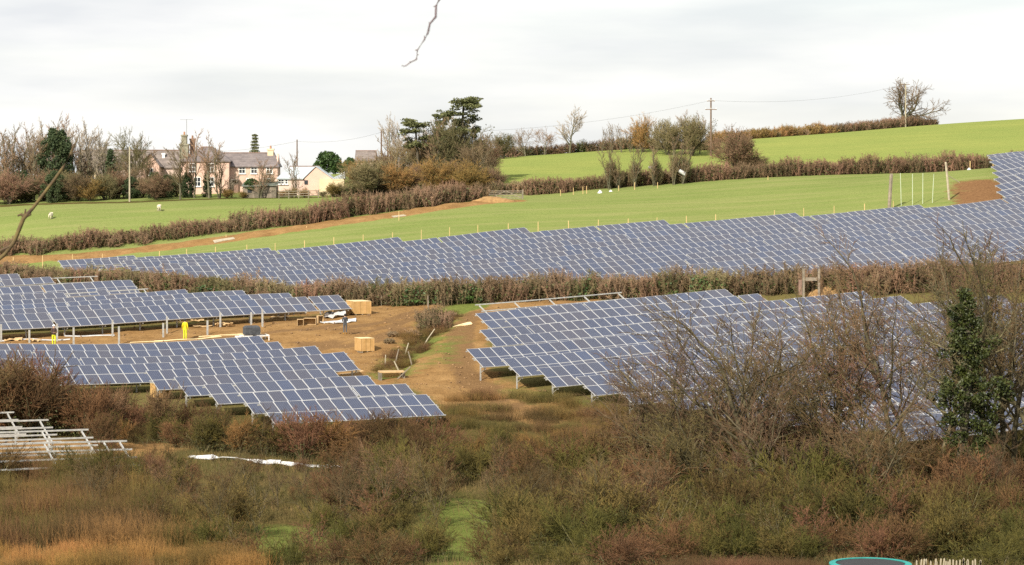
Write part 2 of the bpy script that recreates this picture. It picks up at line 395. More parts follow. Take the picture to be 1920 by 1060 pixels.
bp = N.new('ShaderNodeBump'); bp.inputs['Strength'].default_value = 0.8; bp.inputs['Distance'].default_value = 0.2
L.new(n_fin, bp.inputs['Height']); L.new(bp.outputs['Normal'], b.inputs['Normal'])
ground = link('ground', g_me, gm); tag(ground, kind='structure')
# bilinear look-up of the finished relief, so that feet and posts stand on it
def gz(x, y):
    i = min(max(int(np.searchsorted(gx, x)) - 1, 0), nx - 2); j = min(max(int(np.searchsorted(gy, y)) - 1, 0), ny - 2)
    u = (x - gx[i]) / (gx[i+1] - gx[i]); v = (y - gy[j]) / (gy[j+1] - gy[j])
    return float((GZ[j, i]*(1-u) + GZ[j, i+1]*u)*(1-v) + (GZ[j+1, i]*(1-u) + GZ[j+1, i+1]*u)*v)
# ------------------------------------------------------------------ solar tables
m_alu = mat('aluminium_frame', (0.58, 0.58, 0.58), (0.48, 0.48, 0.48), 6, rough=0.42, metal=0.25, spec=0.5)
m_zinc = mat('galvanised_steel', (0.55, 0.55, 0.52), (0.38, 0.38, 0.37), 5, rough=0.5, metal=0.35, spec=0.5)
m_back = mat('panel_backsheet', (0.35, 0.36, 0.37), None, 3, rough=0.7)
m_cell = bpy.data.materials.new('silicon_cells')
nt, N, L, b = nodes_of(m_cell)
b.inputs['Roughness'].default_value = 0.16; b.inputs['IOR'].default_value = 1.5
oi = N.new('ShaderNodeObjectInfo'); tc = N.new('ShaderNodeTexCoord')
base = ramp(N, L, oi.outputs['Random'], [(0.0, (0.008, 0.020, 0.070)), (0.28, (0.016, 0.028, 0.075)), (0.5, (0.026, 0.031, 0.062)), (0.75, (0.040, 0.032, 0.046)), (1.0, (0.010, 0.035, 0.11))])
base = mixc(N, L, noise(N, L, tc.outputs['Object'], 9.0, 3), base, (0.034, 0.038, 0.064))
bk = N.new('ShaderNodeTexBrick'); bk.offset = 0.0; bk.inputs['Scale'].default_value = 1.0; bk.inputs['Brick Width'].default_value = 0.156
bk.inputs['Row Height'].default_value = 0.156; bk.inputs['Mortar Size'].default_value = 0.004
bk.inputs['Color1'].default_value = (0, 0, 0, 1); bk.inputs['Color2'].default_value = (0, 0, 0, 1); bk.inputs['Mortar'].default_value = (1, 1, 1, 1)
L.new(tc.outputs['Object'], bk.inputs['Vector'])
base = mixc(N, L, bk.outputs['Color'], base, (0.16, 0.18, 0.24))
L.new(base, b.inputs['Base Color'])

PW, PH, FR = 1.0, 1.65, 0.027      # panel width, height, frame
def panel_mesh():
    v, f, mi = [], [], []
    w, h, t, r = PW - 0.012, PH - 0.012, 0.045, FR
    o = [(0,0),(w,0),(w,h),(0,h)]; i = [(r,r),(w-r,r),(w-r,h-r),(r,h-r)]
    v += [(x, y, 0) for x, y in o] + [(x, y, 0) for x, y in i] + [(x, y, -0.006) for x, y in i] + [(x, y, -t) for x, y in o]
    for k in range(4):
        n = (k + 1) % 4
        f += [(k, n, 4+n, 4+k), (4+k, 4+n, 8+n, 8+k), (12+k, 12+n, n, k)]; mi += [0, 0, 0]
    f += [(8, 9, 10, 11), (15, 14, 13, 12)]; mi += [1, 2]
    me = bpy.data.meshes.new('panel'); me.from_pydata(v, [], f); me.polygons.foreach_set('material_index', np.array(mi, np.int32)); me.update()
    for m in (m_alu, m_cell, m_back): me.materials.append(m)
    return me
panel_me = panel_mesh()
post_me = MB().box(-.05, .05, -.04, .04, 0, 1).build('post', m_zinc); _pm = post_me.data; bpy.data.objects.remove(post_me)
UPH = Vector((-ST, CT, 0))       # plan direction up the tables
rr = random.Random(5)
panel_count = [0]
def solar_row(label, px0, d0, pxl, pxr, rows=(0, 1), group=None, skip=None, gap_every=24, rails=(0.06, 0.46, 0.54, 0.94), bare=(), posts=True, name='solar_panel_row'):
    """one row of tables through column px0 at depth d0, from column pxl to pxr; rows: 0 upper, 1 lower"""
    def s_of(px):
        t = (px - CX) / F; x0 = (px0 - CX) / F * d0
        return (t * d0 - x0) / (CT - t * ST)
    X0 = Vector(((px0 - CX) / F * d0, d0, 0)); A = Vector((CT, ST, 0))
    s0, s1 = s_of(pxl), s_of(pxr)
    ss = np.arange(s0 - 3, s1 + 3.01, 1.0)
    zz = TZ(X0.x + ss * CT, X0.y + ss * ST) + TOPH
    k = np.array([.1, .2, .4, .2, .1]); zz = np.convolve(np.pad(zz, 2, mode='edge'), k, 'valid')
    zt = lambda s: float(np.interp(s, ss, zz))
    top = lambda s: Vector((X0.x + s * CT, X0.y + s * ST, zt(s)))
    base = top((s0 + s1) / 2); root = thing(name, label, 'solar panels' if name == 'solar_panel_row' else 'frame', (base.x, base.y, gz(base.x, base.y)), 0, group)
    org = root.location
    tl = TILT + math.radians(rr.uniform(-.8, .8)); D = Vector((ST * math.cos(tl), -CT * math.cos(tl), -math.sin(tl)))
    n = int((s1 - s0) / PW); s = s0; off = rr.randint(0, gap_every - 1)
    for i in range(n):
        if (i + off) % gap_every == 0 and i: s += 0.22
        a, c = top(s), top(s + PW)
        ax = (c - a).normalized(); ax = (ax + Vector((0, 0, rr.gauss(0, .004)))).normalized(); up = (-D - ax * (-D).dot(ax) + Vector((0, 0, rr.gauss(0, .006)))).normalized(); up = (up - ax * up.dot(ax)).normalized(); nz = ax.cross(up)
        for r in rows:
            if skip and skip(i, n, r): continue
            o = bpy.data.objects.new('panel', panel_me); COL.objects.link(o); o.parent = root
            p = a + D * ((r + 1) * PH) - org + nz * rr.uniform(0, 0.006)
            o.matrix_basis = Matrix(((ax.x, up.x, nz.x, p.x), (ax.y, up.y, nz.y, p.y), (ax.z, up.z, nz.z, p.z), (0, 0, 0, 1)))
            panel_count[0] += 1
        s += PW
    e = s
    # purlins (long rails under the panels), rafters and posts
    ks = np.linspace(s0 - 0.15, e + 0.15, max(2, int((e - s0) / 4) + 1))
    for q in rails:
        mb = MB()
        for u, w in zip(ks[:-1], ks[1:]):
            mb.bar(top(u) + D * (q * 2 * PH) - org + Vector((0, 0, -.10)), top(w) + D * (q * 2 * PH) - org + Vector((0, 0, -.10)), 0.06, 0.09)
        mb.build('purlin', m_zinc, root)
    sp = np.arange(s0 + 0.25, e, 3.4)
    for s_ in list(sp) + ([e - 0.25] if len(sp) and e - sp[-1] > 1 else []):
        t_ = top(s_) - org
        MB().bar(t_ + Vector((0, 0, -.20)), t_ + D * (2 * PH * 0.97) + Vector((0, 0, -.20)), 0.07, 0.10).build('rafter', m_zinc, root)
        if posts:
            for q in (0.66,):
                p = t_ + D * (q * 2 * PH) + Vector((0, 0, -.24)); g = gz(p.x + org.x, p.y + org.y) - org.z - 0.25
                link('post', _pm, m_zinc, root, (p.x, p.y, g), (0, 0, TH), (1, 1, max(0.2, p.z - g)))
            q1 = t_ + D * (0.66 * 2 * PH) + Vector((0, 0, -.95)); q2 = t_ + D * (0.93 * 2 * PH) + Vector((0, 0, -.24))
            if q1.z + org.z > gz(q1.x + org.x, q1.y + org.y) - 0.1: MB().bar(q1, q2, 0.04).build('brace', m_zinc, root)
    return root
ORD = ['', 'first', 'second', 'third', 'fourth', 'fifth', 'sixth', 'seventh', 'eighth', 'ninth', 'tenth', 'eleventh', 'twelfth', 'thirteenth', 'fourteenth', 'fifteenth', 'sixteenth', 'seventeenth']
# near left block, nine stepped rows
LA, RA = [0, -40, -40, 22, 66, 273, 326, 382, 448, 485], [0, 485, 537, 590, 645, 568, 627, 690, 756, 825]
for k in range(1, 10):
    solar_row('%s row from the back of the near left solar block below the workers' % ORD[k], RA[k], dA(k, RA[k]), LA[k], RA[k], group='rows of the near left solar block')
# middle left block
RB = [0, 34, 100, 251, 117, 365, 451, 540, 635]
for k in range(1, 9):
    sk = None
    if k == 2: sk = lambda i, n, r: r == 1
    if k == 4: sk = None
    solar_row('%s row from the back of the middle left solar block behind the workers' % ORD[k], RB[k], dB(k, RB[k]), -40, RB[k], skip=sk, group='rows of the middle left solar block')
# unfinished end of the fourth row there, and of the second
solar_row('bare rails continuing the fourth row of the middle left block to the right', 117, dB(4, 117) , 119, 282, rows=(0,), skip=lambda i, n, r: i != 3, rails=(0.06, 0.5), name='unfinished_rack')
solar_row('bare rails continuing the second row of the middle left block to the right', 100, dB(2, 100), 102, 176, rows=(), rails=(0.06, 0.5), name='unfinished_rack')
# right block
LC = [0, 892, 948, 900, 966, 875, 942, 1008, 1080, 1150, 1225, 1320, 1420, 1530, 1640]
RC = [0, 1360, 1425, 1620, 1700, 1878] + [1985] * 9
for k in range(1, 15):
    solar_row('%s full row from the back of the right solar block behind the bare trees' % ORD[k], LC[k], dC(k, LC[k]), LC[k], RC[k], group='rows of the right solar block')
d0c = dC(0, 893) + 0.6
solar_row('rearmost row of the right block, upper half still bare rails', 893, d0c, 893, 1178, rows=(1,), skip=lambda i, n, r: i < 3, rails=(0.03, 0.46, 0.62, 0.9))
# far block beyond the middle hedge
LD = [0, 109, 172, 231, 250, 300, 340, 400, 445, 520, 585, 660, 745, 840, 940, 1060, 1180]
RD = [0, 260, 506, 750, 979, 1240, 1483, 1726] + [1985] * 9
HED = ((-30,284),(120,277),(280,269),(450,263),(600,258),(700,255),(850,252),(1000,251),(1200,249),(1400,247),(1500,246),(1600,244),(1720,243),(1850,242),(1990,241))
for k in range(1, 17):
    while dD(k, LD[k]) < np.interp(LD[k], [h[0] for h in HED], [h[1] for h in HED]) + 6.0: LD[k] += 10
    sk = None
    if k in (2, 3): sk = lambda i, n, r, k=k: r == 1 and i < 14 and (i * 7 + k) % 5 < 3
    solar_row('%s row from the back of the big far solar block above the middle hedge' % ORD[k], RD[k], dD(k, RD[k]), LD[k], RD[k], skip=sk, posts=(k <= 4 or k >= 14), group='rows of the far solar block')
for k in range(8):
    d = 321 + 5.0 * k
    solar_row('%s row up the slope of the small solar block at the right edge' % ORD[k + 1], 1869 - 2.6 * k, d, 1869 - 2.6 * k, 1985, posts=False, group='rows of the small solar block at the right edge')
# racks without panels at the lower left
for k, (pxr, d) in enumerate(((40, 163.0), (96, 158.6), (166, 154.2), (232, 149.8))):
    solar_row('bare galvanised rack at lower left, %s from the back' % ORD[k + 1], pxr, d, -40, pxr, rows=(), rails=(0.04, 0.36, 0.66, 0.96), name='unfinished_rack', group='bare racks at the lower left')
print('panels', panel_count[0])
# ------------------------------------------------------------------ plants: generators
class Sticks:
    """collects tapering sticks, turned into one mesh of three- to five-sided pieces"""
    def __init__(s): s.a = []; s.b = []; s.ra = []; s.rb = []
    def add(s, a, b, ra, rb): s.a.append(a); s.b.append(b); s.ra.append(ra); s.rb.append(rb)
    def extend(s, A, B, RA, RB): s.a += list(A); s.b += list(B); s.ra += list(RA); s.rb += list(RB)
    def mesh(s, name, sides=3, extra=None):
        A, B = np.array(s.a, float), np.array(s.b, float); RA, RB = np.array(s.ra, float), np.array(s.rb, float)
        D = B - A; ln = np.linalg.norm(D, axis=1, keepdims=True) + 1e-9; D = D / ln
        U = np.where(np.abs(D[:, 2:3]) < 0.9, np.array([[0., 0, 1]]), np.array([[1., 0, 0]]))
        R = np.cross(D, U); R /= np.linalg.norm(R, axis=1, keepdims=True) + 1e-9; U = np.cross(R, D)
        V, T, Q, nv = [], [], [], 0
        for big in (False, True):
            m = (RB > 1e-6) & (RA > 0.03) if big else (RB > 1e-6) & (RA <= 0.03)
            n = sides if big else 3
            if m.any():
                ang = 2 * np.pi * np.arange(n) / n; c, sn = np.cos(ang)[None, :, None], np.sin(ang)[None, :, None]
                ring = R[m][:, None] * c + U[m][:, None] * sn
                lo = A[m][:, None] + ring * RA[m][:, None, None]; hi = B[m][:, None] + ring * RB[m][:, None, None]
                k = m.sum(); V.append(np.concatenate([lo, hi], 1).reshape(-1, 3))
                base = nv + np.arange(k)[:, None] * 2 * n; i = np.arange(n)[None]; j = (np.arange(n)[None] + 1) % n
                Q.append(np.stack([base + i, base + j, base + n + j, base + n + i], -1).reshape(-1, 4)); nv += k * 2 * n
        m = RB <= 1e-6
        if m.any():
            ang = 2 * np.pi * np.arange(3) / 3; c, sn = np.cos(ang)[None, :, None], np.sin(ang)[None, :, None]
            lo = A[m][:, None] + (R[m][:, None] * c + U[m][:, None] * sn) * RA[m][:, None, None]
            k = m.sum(); V.append(np.concatenate([lo, B[m][:, None]], 1).reshape(-1, 3)); base = nv + np.arange(k)[:, None] * 4
            i = np.arange(3)[None]; j = (i + 1) % 3
            T.append(np.stack([base + i, base + j, base + 3 + 0 * i], -1).reshape(-1, 3)); nv += k * 4
        T = np.concatenate(T) if T else np.zeros((0, 3), int); Q = np.concatenate(Q) if Q else np.zeros((0, 4), int)
        mi = np.zeros(len(T) + len(Q), int)
        V = np.concatenate(V)
        if extra is not None and len(extra[0]):          # leaf faces, second material
            EV, EQ = extra; Q = np.concatenate([Q, EQ + len(V)]); mi = np.concatenate([mi, np.ones(len(EQ), int)]); V = np.concatenate([V, EV])
        return mesh_np(name, V, T, Q, mi if mi.any() else None)

def unit(v): return v / (np.linalg.norm(v) + 1e-9)
def grow(g, S, p, d, length, r, lev, spec, tips):
    """one branch and all that grows from it; S: list of Sticks per level"""
    L = spec['levels']; n = spec['segs'][lev]; wander = spec['wander'][lev]; trop = spec['trop'][lev]
    last = lev == L - 1
    seg = length / n; rad = r; pts = [p]; rads = [r]
    r_end = r * spec.get('taper', 0.45) if not last else 0.0
    for i in range(n):
        d = unit(d + g.normal(0, wander, 3) + np.array([0, 0, trop]))
        q = p + d * seg
        r2 = r + (r_end - r) * (i + 1) / n
        if last and i == n - 1: r2 = 0.0
        S[lev].add(p, q, rad, max(r2, 0.0 if last and i == n - 1 else spec['rmin']))
        p, rad = q, max(r2, spec['rmin']); pts.append(p); rads.append(rad)
    if last: tips.append(p); return
    k = spec['kids'][lev]; k = max(1, int(round(k * g.uniform(0.75, 1.25))))
    t0 = spec['start'][lev]
    for j in range(k):
        t = t0 + (1 - t0) * (j + g.uniform(0, 1)) / k
        f = t * n; i = min(int(f), n - 1); u = f - i
        bp = pts[i] * (1 - u) + pts[i + 1] * u; bd = unit(pts[i + 1] - pts[i])
        ax = unit(np.cross(bd, g.normal(0, 1, 3)))
        a = math.radians(spec['angle'][lev] * g.uniform(0.7, 1.3))
        nd = unit(bd * math.cos(a) + ax * math.sin(a))
        ll = length * spec['ratio'][lev] * g.uniform(0.7, 1.2) * (1.0 - spec['conic'][lev] * t)
        grow(g, S, bp, nd, ll, max(rads[i] * spec['rr'][lev], spec['rmin'] * 1.1), lev + 1, spec, tips)
    if spec['lead'][lev]: grow(g, S, p, d, length * spec['ratio'][lev] * 0.8, rad, lev + 1, spec, tips)

def bare_tree(seed, spec, height, mats, stems=1, lean=0.06, n_trunk=2, leafy=None):
    """prototype: (trunk mesh, crown mesh), standing at the origin, about height tall"""
    g = np.random.default_rng(seed); S = [Sticks() for _ in range(spec['levels'])]; tips = []
    for i in range(stems):
        a = g.uniform(0, 6.28); o = np.array([math.cos(a), math.sin(a), 0]) * (0.045 * stems ** 0.5 if stems > 1 else 0) * g.uniform(0.3, 1.4)
        dirv = unit(np.array([math.cos(a) * lean * g.uniform(0.4, 1.6), math.sin(a) * lean * g.uniform(0.4, 1.6), 1.0]))
        grow(g, S, o + np.array([0, 0, -0.25]), dirv, spec['trunk'] * g.uniform(0.8, 1.15), spec['r'] * (g.uniform(0.6, 1.1) if stems > 1 else 1), 0, spec, tips)
    zs = np.array([t[2] for t in tips]); h0 = np.percentile(zs, 99.5) if len(zs) else 1.0
    k = height / h0
    for s in S:
        s.a = [a * k for a in s.a]; s.b = [a * k for a in s.b]
    trunk, crown = Sticks(), Sticks()
    for l, s in enumerate(S):
        (trunk if l < n_trunk else crown).extend(s.a, s.b, s.ra, s.rb)
    extra = leafy(g, np.array(tips) * k) if leafy else None
    tm = trunk.mesh('trunk', 6); cm = crown.mesh('crown', 4, extra)
    tm.materials.append(mats[0]); cm.materials.append(mats[1])
    if extra is not None: cm.materials.append(mats[2])
    return tm, cm, height

def leaves(g, C, size, flat=0.0):
    """leaf faces (small bent quads) at the centres C"""
    n = len(C); U = g.normal(0, 1, (n, 3)); U[:, 2] *= 1 - flat; U /= np.linalg.norm(U, axis=1, keepdims=True)
    W = np.cross(U, g.normal(0, 1, (n, 3))); W /= np.linalg.norm(W, axis=1, keepdims=True) + 1e-9
    s = size * g.uniform(0.6, 1.4, (n, 1)); k = np.cross(U, W) * s * 0.25
    V = np.stack([C - U * s, C - W * s * 0.55 + k, C + U * s, C + W * s * 0.55 + k], 1).reshape(-1, 3)
    return V, np.arange(n * 4).reshape(-1, 4)
def ball(g, n, c, r):
    """points spread through a ragged ellipsoid, denser to its skin"""
    v = g.normal(0, 1, (n, 3)); v /= np.linalg.norm(v, axis=1, keepdims=True)
    return np.asarray(c) + v * np.asarray(r) * (g.uniform(0.25, 1.0, (n, 1)) ** 0.45)
def leaf_crown(name, g, clumps, per, size, mats, flat=0.0):
    C = np.concatenate([ball(g, max(8, int(per * c[3])), c[:3], c[4] if len(c) > 4 else (c[3],) * 3) for c in clumps])
    V, Q = leaves(g, C, size, flat); me = mesh_np(name, V, None, Q)
    me.materials.append(mats); return me

# ---- bark and leaf colours
tw = dict(rough=0.9, spec=0.15, scale=1.3)
m_bark = mat('bark_grey_green', (0.17, 0.155, 0.105), (0.09, 0.085, 0.05), 2.5, rough=0.95, bump=0.4, rnd=0.25)
m_bark_d = mat('bark_dark', (0.10, 0.085, 0.06), (0.055, 0.05, 0.032), 2.5, rough=0.95, bump=0.4, rnd=0.2)
m_pale = mat('bark_pale', (0.42, 0.38, 0.30), (0.27, 0.24, 0.18), 2.0, rough=0.9, rnd=0.15)
m_brown = mat('twigs_brown', (0.27, 0.185, 0.11), (0.15, 0.105, 0.065), rnd=0.34, **tw)
m_purple = mat('twigs_red_brown', (0.26, 0.165, 0.10), (0.14, 0.092, 0.056), rnd=0.34, **tw)
m_olive = mat('twigs_olive', (0.235, 0.195, 0.10), (0.135, 0.115, 0.055), rnd=0.34, **tw)
m_ochre = mat('twigs_ochre', (0.33, 0.205, 0.07), (0.19, 0.125, 0.045), rnd=0.34, **tw)
m_tan = mat('twigs_tan', (0.36, 0.28, 0.16), (0.23, 0.17, 0.10), rnd=0.34, **tw)
m_lightw = mat('twigs_light', (0.40, 0.34, 0.26), (0.27, 0.22, 0.17), rnd=0.15, **tw)
m_ivy = mat('leaves_ivy', (0.072, 0.085, 0.016), (0.022, 0.032, 0.009), 2.2, rough=0.55, spec=0.4, rnd=0.2, translucent=0.15)
m_yew = mat('leaves_dark_evergreen', (0.075, 0.10, 0.04), (0.035, 0.055, 0.024), 1.2, rough=0.7, rnd=0.15, translucent=0.1)
m_holly = mat('leaves_mid_green', (0.075, 0.13, 0.03), (0.035, 0.065, 0.018), 1.4, rough=0.55, spec=0.4, rnd=0.2, translucent=0.15)
m_pine = mat('needles_pine', (0.165, 0.17, 0.07), (0.095, 0.105, 0.042), 0.9, rough=0.8, rnd=0.15, translucent=0.1)
m_bramble = mat('leaves_bramble', (0.08, 0.10, 0.03), (0.05, 0.04, 0.02), 2.5, rough=0.7, rnd=0.25, translucent=0.1)
m_dead = mat('dead_leaves', (0.30, 0.18, 0.08), (0.17, 0.10, 0.05), 2.0, rough=0.9, rnd=0.2)

def spec(levels, trunk, r, kids, ratio, angle, start, segs, wander, trop, rr=0.5, conic=0.35, lead=True, rmin=0.008, taper=0.45):
    n = levels
    ex = lambda v: list(v) if hasattr(v, '__len__') else [v] * n
    return dict(levels=n, trunk=trunk, r=r, kids=ex(kids), ratio=ex(ratio), angle=ex(angle), start=ex(start), segs=ex(segs), wander=ex(wander), trop=ex(trop),
                rr=ex(rr), conic=ex(conic), lead=ex(lead), rmin=rmin, taper=taper)

# prototypes: far trees (twigs thick enough to carry at 400 m)
sp_up = spec(5, 6, 0.17, (9, 6, 5, 5), (0.55, 0.5, 0.5, 0.5), (30, 32, 35, 35), (0.25, 0.2, 0.15, 0.1), (7, 4, 3, 2, 1), (0.06, 0.1, 0.12, 0.12, 0.1), (0.03, 0.08, 0.06, 0.05, 0.03), rmin=0.017)
sp_round = spec(5, 2.2, 0.2, (8, 7, 6, 6), (1.25, 0.6, 0.5, 0.45), (42, 40, 42, 40), (0.35, 0.25, 0.15, 0.1), (4, 5, 3, 2, 1), (0.08, 0.14, 0.16, 0.16, 0.1), (0.02, 0.06, 0.03, 0.02, 0.0), conic=0.15, rmin=0.016)
sp_oak = spec(5, 1.7, 0.40, (8, 7, 6, 5), (1.75, 0.5, 0.48, 0.45), (58, 45, 48, 45), (0.3, 0.3, 0.2, 0.1), (3, 6, 4, 3, 1), (0.1, 0.2, 0.22, 0.2, 0.1), (0.0, 0.08, 0.05, 0.02, 0.0), conic=0.1, rr=0.55, rmin=0.022)
sp_slim = spec(4, 6, 0.09, (14, 5, 5), (0.24, 0.5, 0.5), (32, 35, 35), (0.15, 0.2, 0.1), (8, 3, 2, 1), (0.06, 0.12, 0.12, 0.1), (0.04, 0.06, 0.05, 0.0), rmin=0.015)
FAR = {}
FAR['upright'] = [bare_tree(11 + i, sp_up, 10, (m_bark, m_lightw if i == 2 else m_brown)) for i in range(3)]
FAR['round'] = [bare_tree(31 + i, sp_round, 8, (m_bark, (m_brown, m_olive, m_tan)[i])) for i in range(3)]
FAR['oak'] = [bare_tree(51, sp_oak, 9, (m_bark, m_purple))]
FAR['slim'] = [bare_tree(61 + i, sp_slim, 8, (m_bark, m_brown), stems=3, lean=0.12) for i in range(2)]
def dense_leaf(sz, n, k):
    def f(g, tips):
        C = tips[g.integers(0, len(tips), n)] + g.normal(0, k, (n, 3)); return leaves(g, C, sz)
    return f
sp_dense = spec(5, 1.2, 0.12, (9, 7, 6, 6), (1.6, 0.55, 0.5, 0.45), (32, 35, 38, 40), (0.1, 0.2, 0.15, 0.1), (3, 5, 3, 2, 1), (0.08, 0.12, 0.15, 0.15, 0.1), (0.05, 0.1, 0.06, 0.03, 0.0), conic=0.1, rmin=0.015)
FAR['dense'] = [bare_tree(71 + i, sp_dense, 6, (m_bark_d, (m_olive, m_purple, m_ochre)[i], m_bramble), stems=4, lean=0.2, leafy=dense_leaf(0.09, 1600, 0.12)) for i in range(3)]

def put(kind, px, d, py_top, label, var=0, wide=1.0, name='bare_tree', cat='tree', group=None, rz=None, h=None):
    t, c, h0 = FAR[kind][var % len(FAR[kind])]
    x, y, z = G(px, d); z = gz(x, y)
    H = h if h is not None else (-(py_top - CY) / F * d) - z
    k = H / h0
    root = thing(name, label, cat, (x, y, z - 0.05), random.uniform(0, 6.28) if rz is None else rz, group)
    root.scale = (k * wide, k * wide, k)
    link('trunk', t, None, root); link('crown', c, None, root)
    return root

# ---- evergreen prototypes
def evergreen(kind, seed):
    g = np.random.default_rng(seed); mb = Sticks(); cl = []; per, size, mt, flat = 60, 0.17, m_yew, 0.0
    if kind == 'dome':          # broad dense conifer with a domed, ragged top
        mb.add((0,0,-.2), (0,0,8.0), .3, .08)
        for i in range(95):
            h = g.uniform(0.5, 10.2); R = 3.3 * math.sin(math.pi * min(1, (h + 1.8) / 12.6)) ** 0.7; a = g.uniform(0, 6.28); q = g.uniform(0.45, 1.0) * R
            cl.append((q * math.cos(a), q * math.sin(a), h, 1.0, (0.75, 0.75, 1.0)))
        per = 150; H = 11
    elif kind == 'cone':
        mb.add((0,0,-.2), (0,0,6.5), .15, .03)
        for i in range(50):
            h = g.uniform(0.3, 7.2); R = 1.35 * (1 - h / 8.2) ** 0.7; a = g.uniform(0, 6.28)
            cl.append((R * math.cos(a) * .7, R * math.sin(a) * .7, h, 0.6, (0.42, 0.42, 0.6)))
        per = 130; size = 0.14; H = 7.8
    elif kind == 'spruce':
        mb.add((0,0,-.2), (0,0,9), .16, .03)
        for i in range(17):
            h = 0.8 + i * 0.5; R = 2.2 * (1 - h / 9.6) + .12
            for a in np.arange(0, 6.28, 6.28 / 7) + g.uniform(0, 1):
                R2 = R * g.uniform(.7, 1.15)
                mb.add((0,0,h), (R2 * math.cos(a), R2 * math.sin(a), h - R2 * .22), .03, .012)
                for u in (.35, .65, .95): cl.append((R2 * u * math.cos(a), R2 * u * math.sin(a), h - R2 * u * .22 - .05, .3, (.36, .36, .2)))
        per = 36; size = 0.13; H = 9.2; mt = m_pine
    elif kind == 'ball':
        mb.add((0,0,-.2), (0,0,2.5), .15, .05)
        for i in range(46):
            v = unit(g.normal(0, 1, 3)); v[2] = abs(v[2]) * 1.0 - 0.15; q = 1.35
            cl.append((v[0] * q, v[1] * q, 2.0 + v[2] * 1.5, 0.75, (0.6, 0.6, 0.5)))
        per = 150; size = 0.13; H = 4.0; mt = m_holly
    elif kind == 'pine':        # leaning, forked stem with flat plates of needles at the top
        p = np.array([0, 0, -.2]); d = np.array([0.0, 0, 1.0]); r = .27
        for i in range(9):
            d = unit(d + g.normal(0, .045, 3) - np.array([p[0], p[1], 0]) * .05); q = p + d * 1.25; mb.add(p, q, r, r * .91); p, r = q, r * .91
            if i >= 5:
                for j in range(3 if i < 8 else 6):
                    a = g.uniform(0, 6.28); L_ = g.uniform(1.3, 2.7) * (1 - 0.07 * (i - 4)); e = q + np.array([math.cos(a) * L_, math.sin(a) * L_, g.uniform(0.0, 0.9)])
                    m_ = (q + e) / 2 + np.array([0, 0, -.15]); mb.add(q, m_, .07, .05); mb.add(m_, e, .05, .02)
                    for u in range(4):
                        c = m_ + (e - m_) * g.uniform(.2, 1.15) + g.normal(0, .25, 3); cl.append((*c, 0.8, (0.72, 0.72, 0.26)))
        cl.append((*(p + np.array([0, 0, .3])), 1.0, (1.1, 1.1, .4)))
        per = 80; size = 0.15; H = float(p[2] + .7); mt = m_pine; flat = 0.3
    t = mb.mesh('trunk', 7); t.materials.append(m_bark_d)
    c = leaf_crown('crown', g, cl, per, size, mt, flat)
    return t, c, H
FAR['dome'] = [evergreen('dome', 1)]; FAR['cone'] = [evergreen('cone', 2)]; FAR['spruce'] = [evergreen('spruce', 3)]
FAR['ball'] = [evergreen('ball', 4), evergreen('ball', 14)]; FAR['pine'] = [evergreen('pine', s) for s in (5, 8, 21)]

# ---- hedge prototypes: flail-cut bushes, dense, some bramble and ivy low down
def hedge_bush(seed, h, w, mt, nt_=1700, r=0.017, green=120, leaf=None):
    g = np.random.default_rng(seed); S = Sticks()
    n0 = 46
    base = np.stack([g.uniform(-.5, .5, n0) * w, g.uniform(-.4, .4, n0) * w, np.full(n0, -0.15)], 1)
    tip = base + np.stack([g.normal(0, w * 0.16, n0), g.normal(0, w * 0.16, n0), np.zeros(n0)], 1); tip[:, 2] = h * g.uniform(0.45, 0.92, n0)
    S.extend(base, tip, [r * 1.3] * n0, [r * .8] * n0)
    i = g.integers(0, n0, nt_); u = g.uniform(0.08, 1.0, (nt_, 1)) ** 0.8; A = base[i] * (1 - u) + tip[i] * u
    D = g.normal(0, 1, (nt_, 3)); D[:, 2] = D[:, 2] * 0.8 + 0.35; D /= np.linalg.norm(D, axis=1, keepdims=True)
    S.extend(A, A + D * g.uniform(0.2, 0.6, (nt_, 1)) * w * 0.36, [r] * nt_, [0.0] * nt_)
    C = np.stack([g.uniform(-.5, .5, green) * w, g.uniform(-.45, .45, green) * w, h * .62 * g.uniform(0, 1, green) ** 1.3], 1)
    me = S.mesh('bush', 4, leaves(g, C, 0.12)); me.materials.append(mt); me.materials.append(leaf or m_bramble)
    return me, h
HB = {k: [hedge_bush(100 + i + 10 * n, 2.0, 2.2, m, green=gr, leaf=lf) for i in range(3)] for n, (k, m, gr, lf) in enumerate((
    ('purple', m_purple, 170, m_bramble), ('brown', m_brown, 200, m_bramble), ('tan', m_tan, 200, m_dead), ('olive', m_olive, 420, m_holly), ('yellow', m_ochre, 500, m_dead)))}
def hedge(label, line, heights, kinds, step=0.95, depth=0.9, thick=1.0):
    """a hedge along plan points line; heights interpolated along it; each bush is a part of the hedge"""
    pts = [np.array(p[:2]) for p in line]; seg = [np.linalg.norm(b - a) for a, b in zip(pts[:-1], pts[1:])]; tot = sum(seg)
    cum = np.r_[0, np.cumsum(seg)]; m = pts[len(pts) // 2]
    root = thing('hedge', label, 'hedge', (m[0], m[1], gz(*m)))
    s = 0.0
    while s <= tot:
        f = s / tot; x = np.interp(s, cum, [p[0] for p in pts]) + random.gauss(0, .15); y = np.interp(s, cum, [p[1] for p in pts]) + random.gauss(0, depth * .35)
        h = np.interp(f, np.linspace(0, 1, len(heights)), heights) * (random.uniform(0.8, 1.15) + .09 * math.sin(s * .55) + .07 * math.sin(s * 1.7 + 1))
        me, h0 = random.choice(HB[random.choice(kinds)])
        o = link('bush', me, None, root, (x - m[0], y - m[1], gz(x, y) - gz(*m)), (random.gauss(0, .13), random.gauss(0, .13), random.uniform(0, 6.28)), (thick * random.uniform(.75, 1.35), thick * random.uniform(.75, 1.35), h / h0))
        s += step * random.uniform(.75, 1.25)
    return root
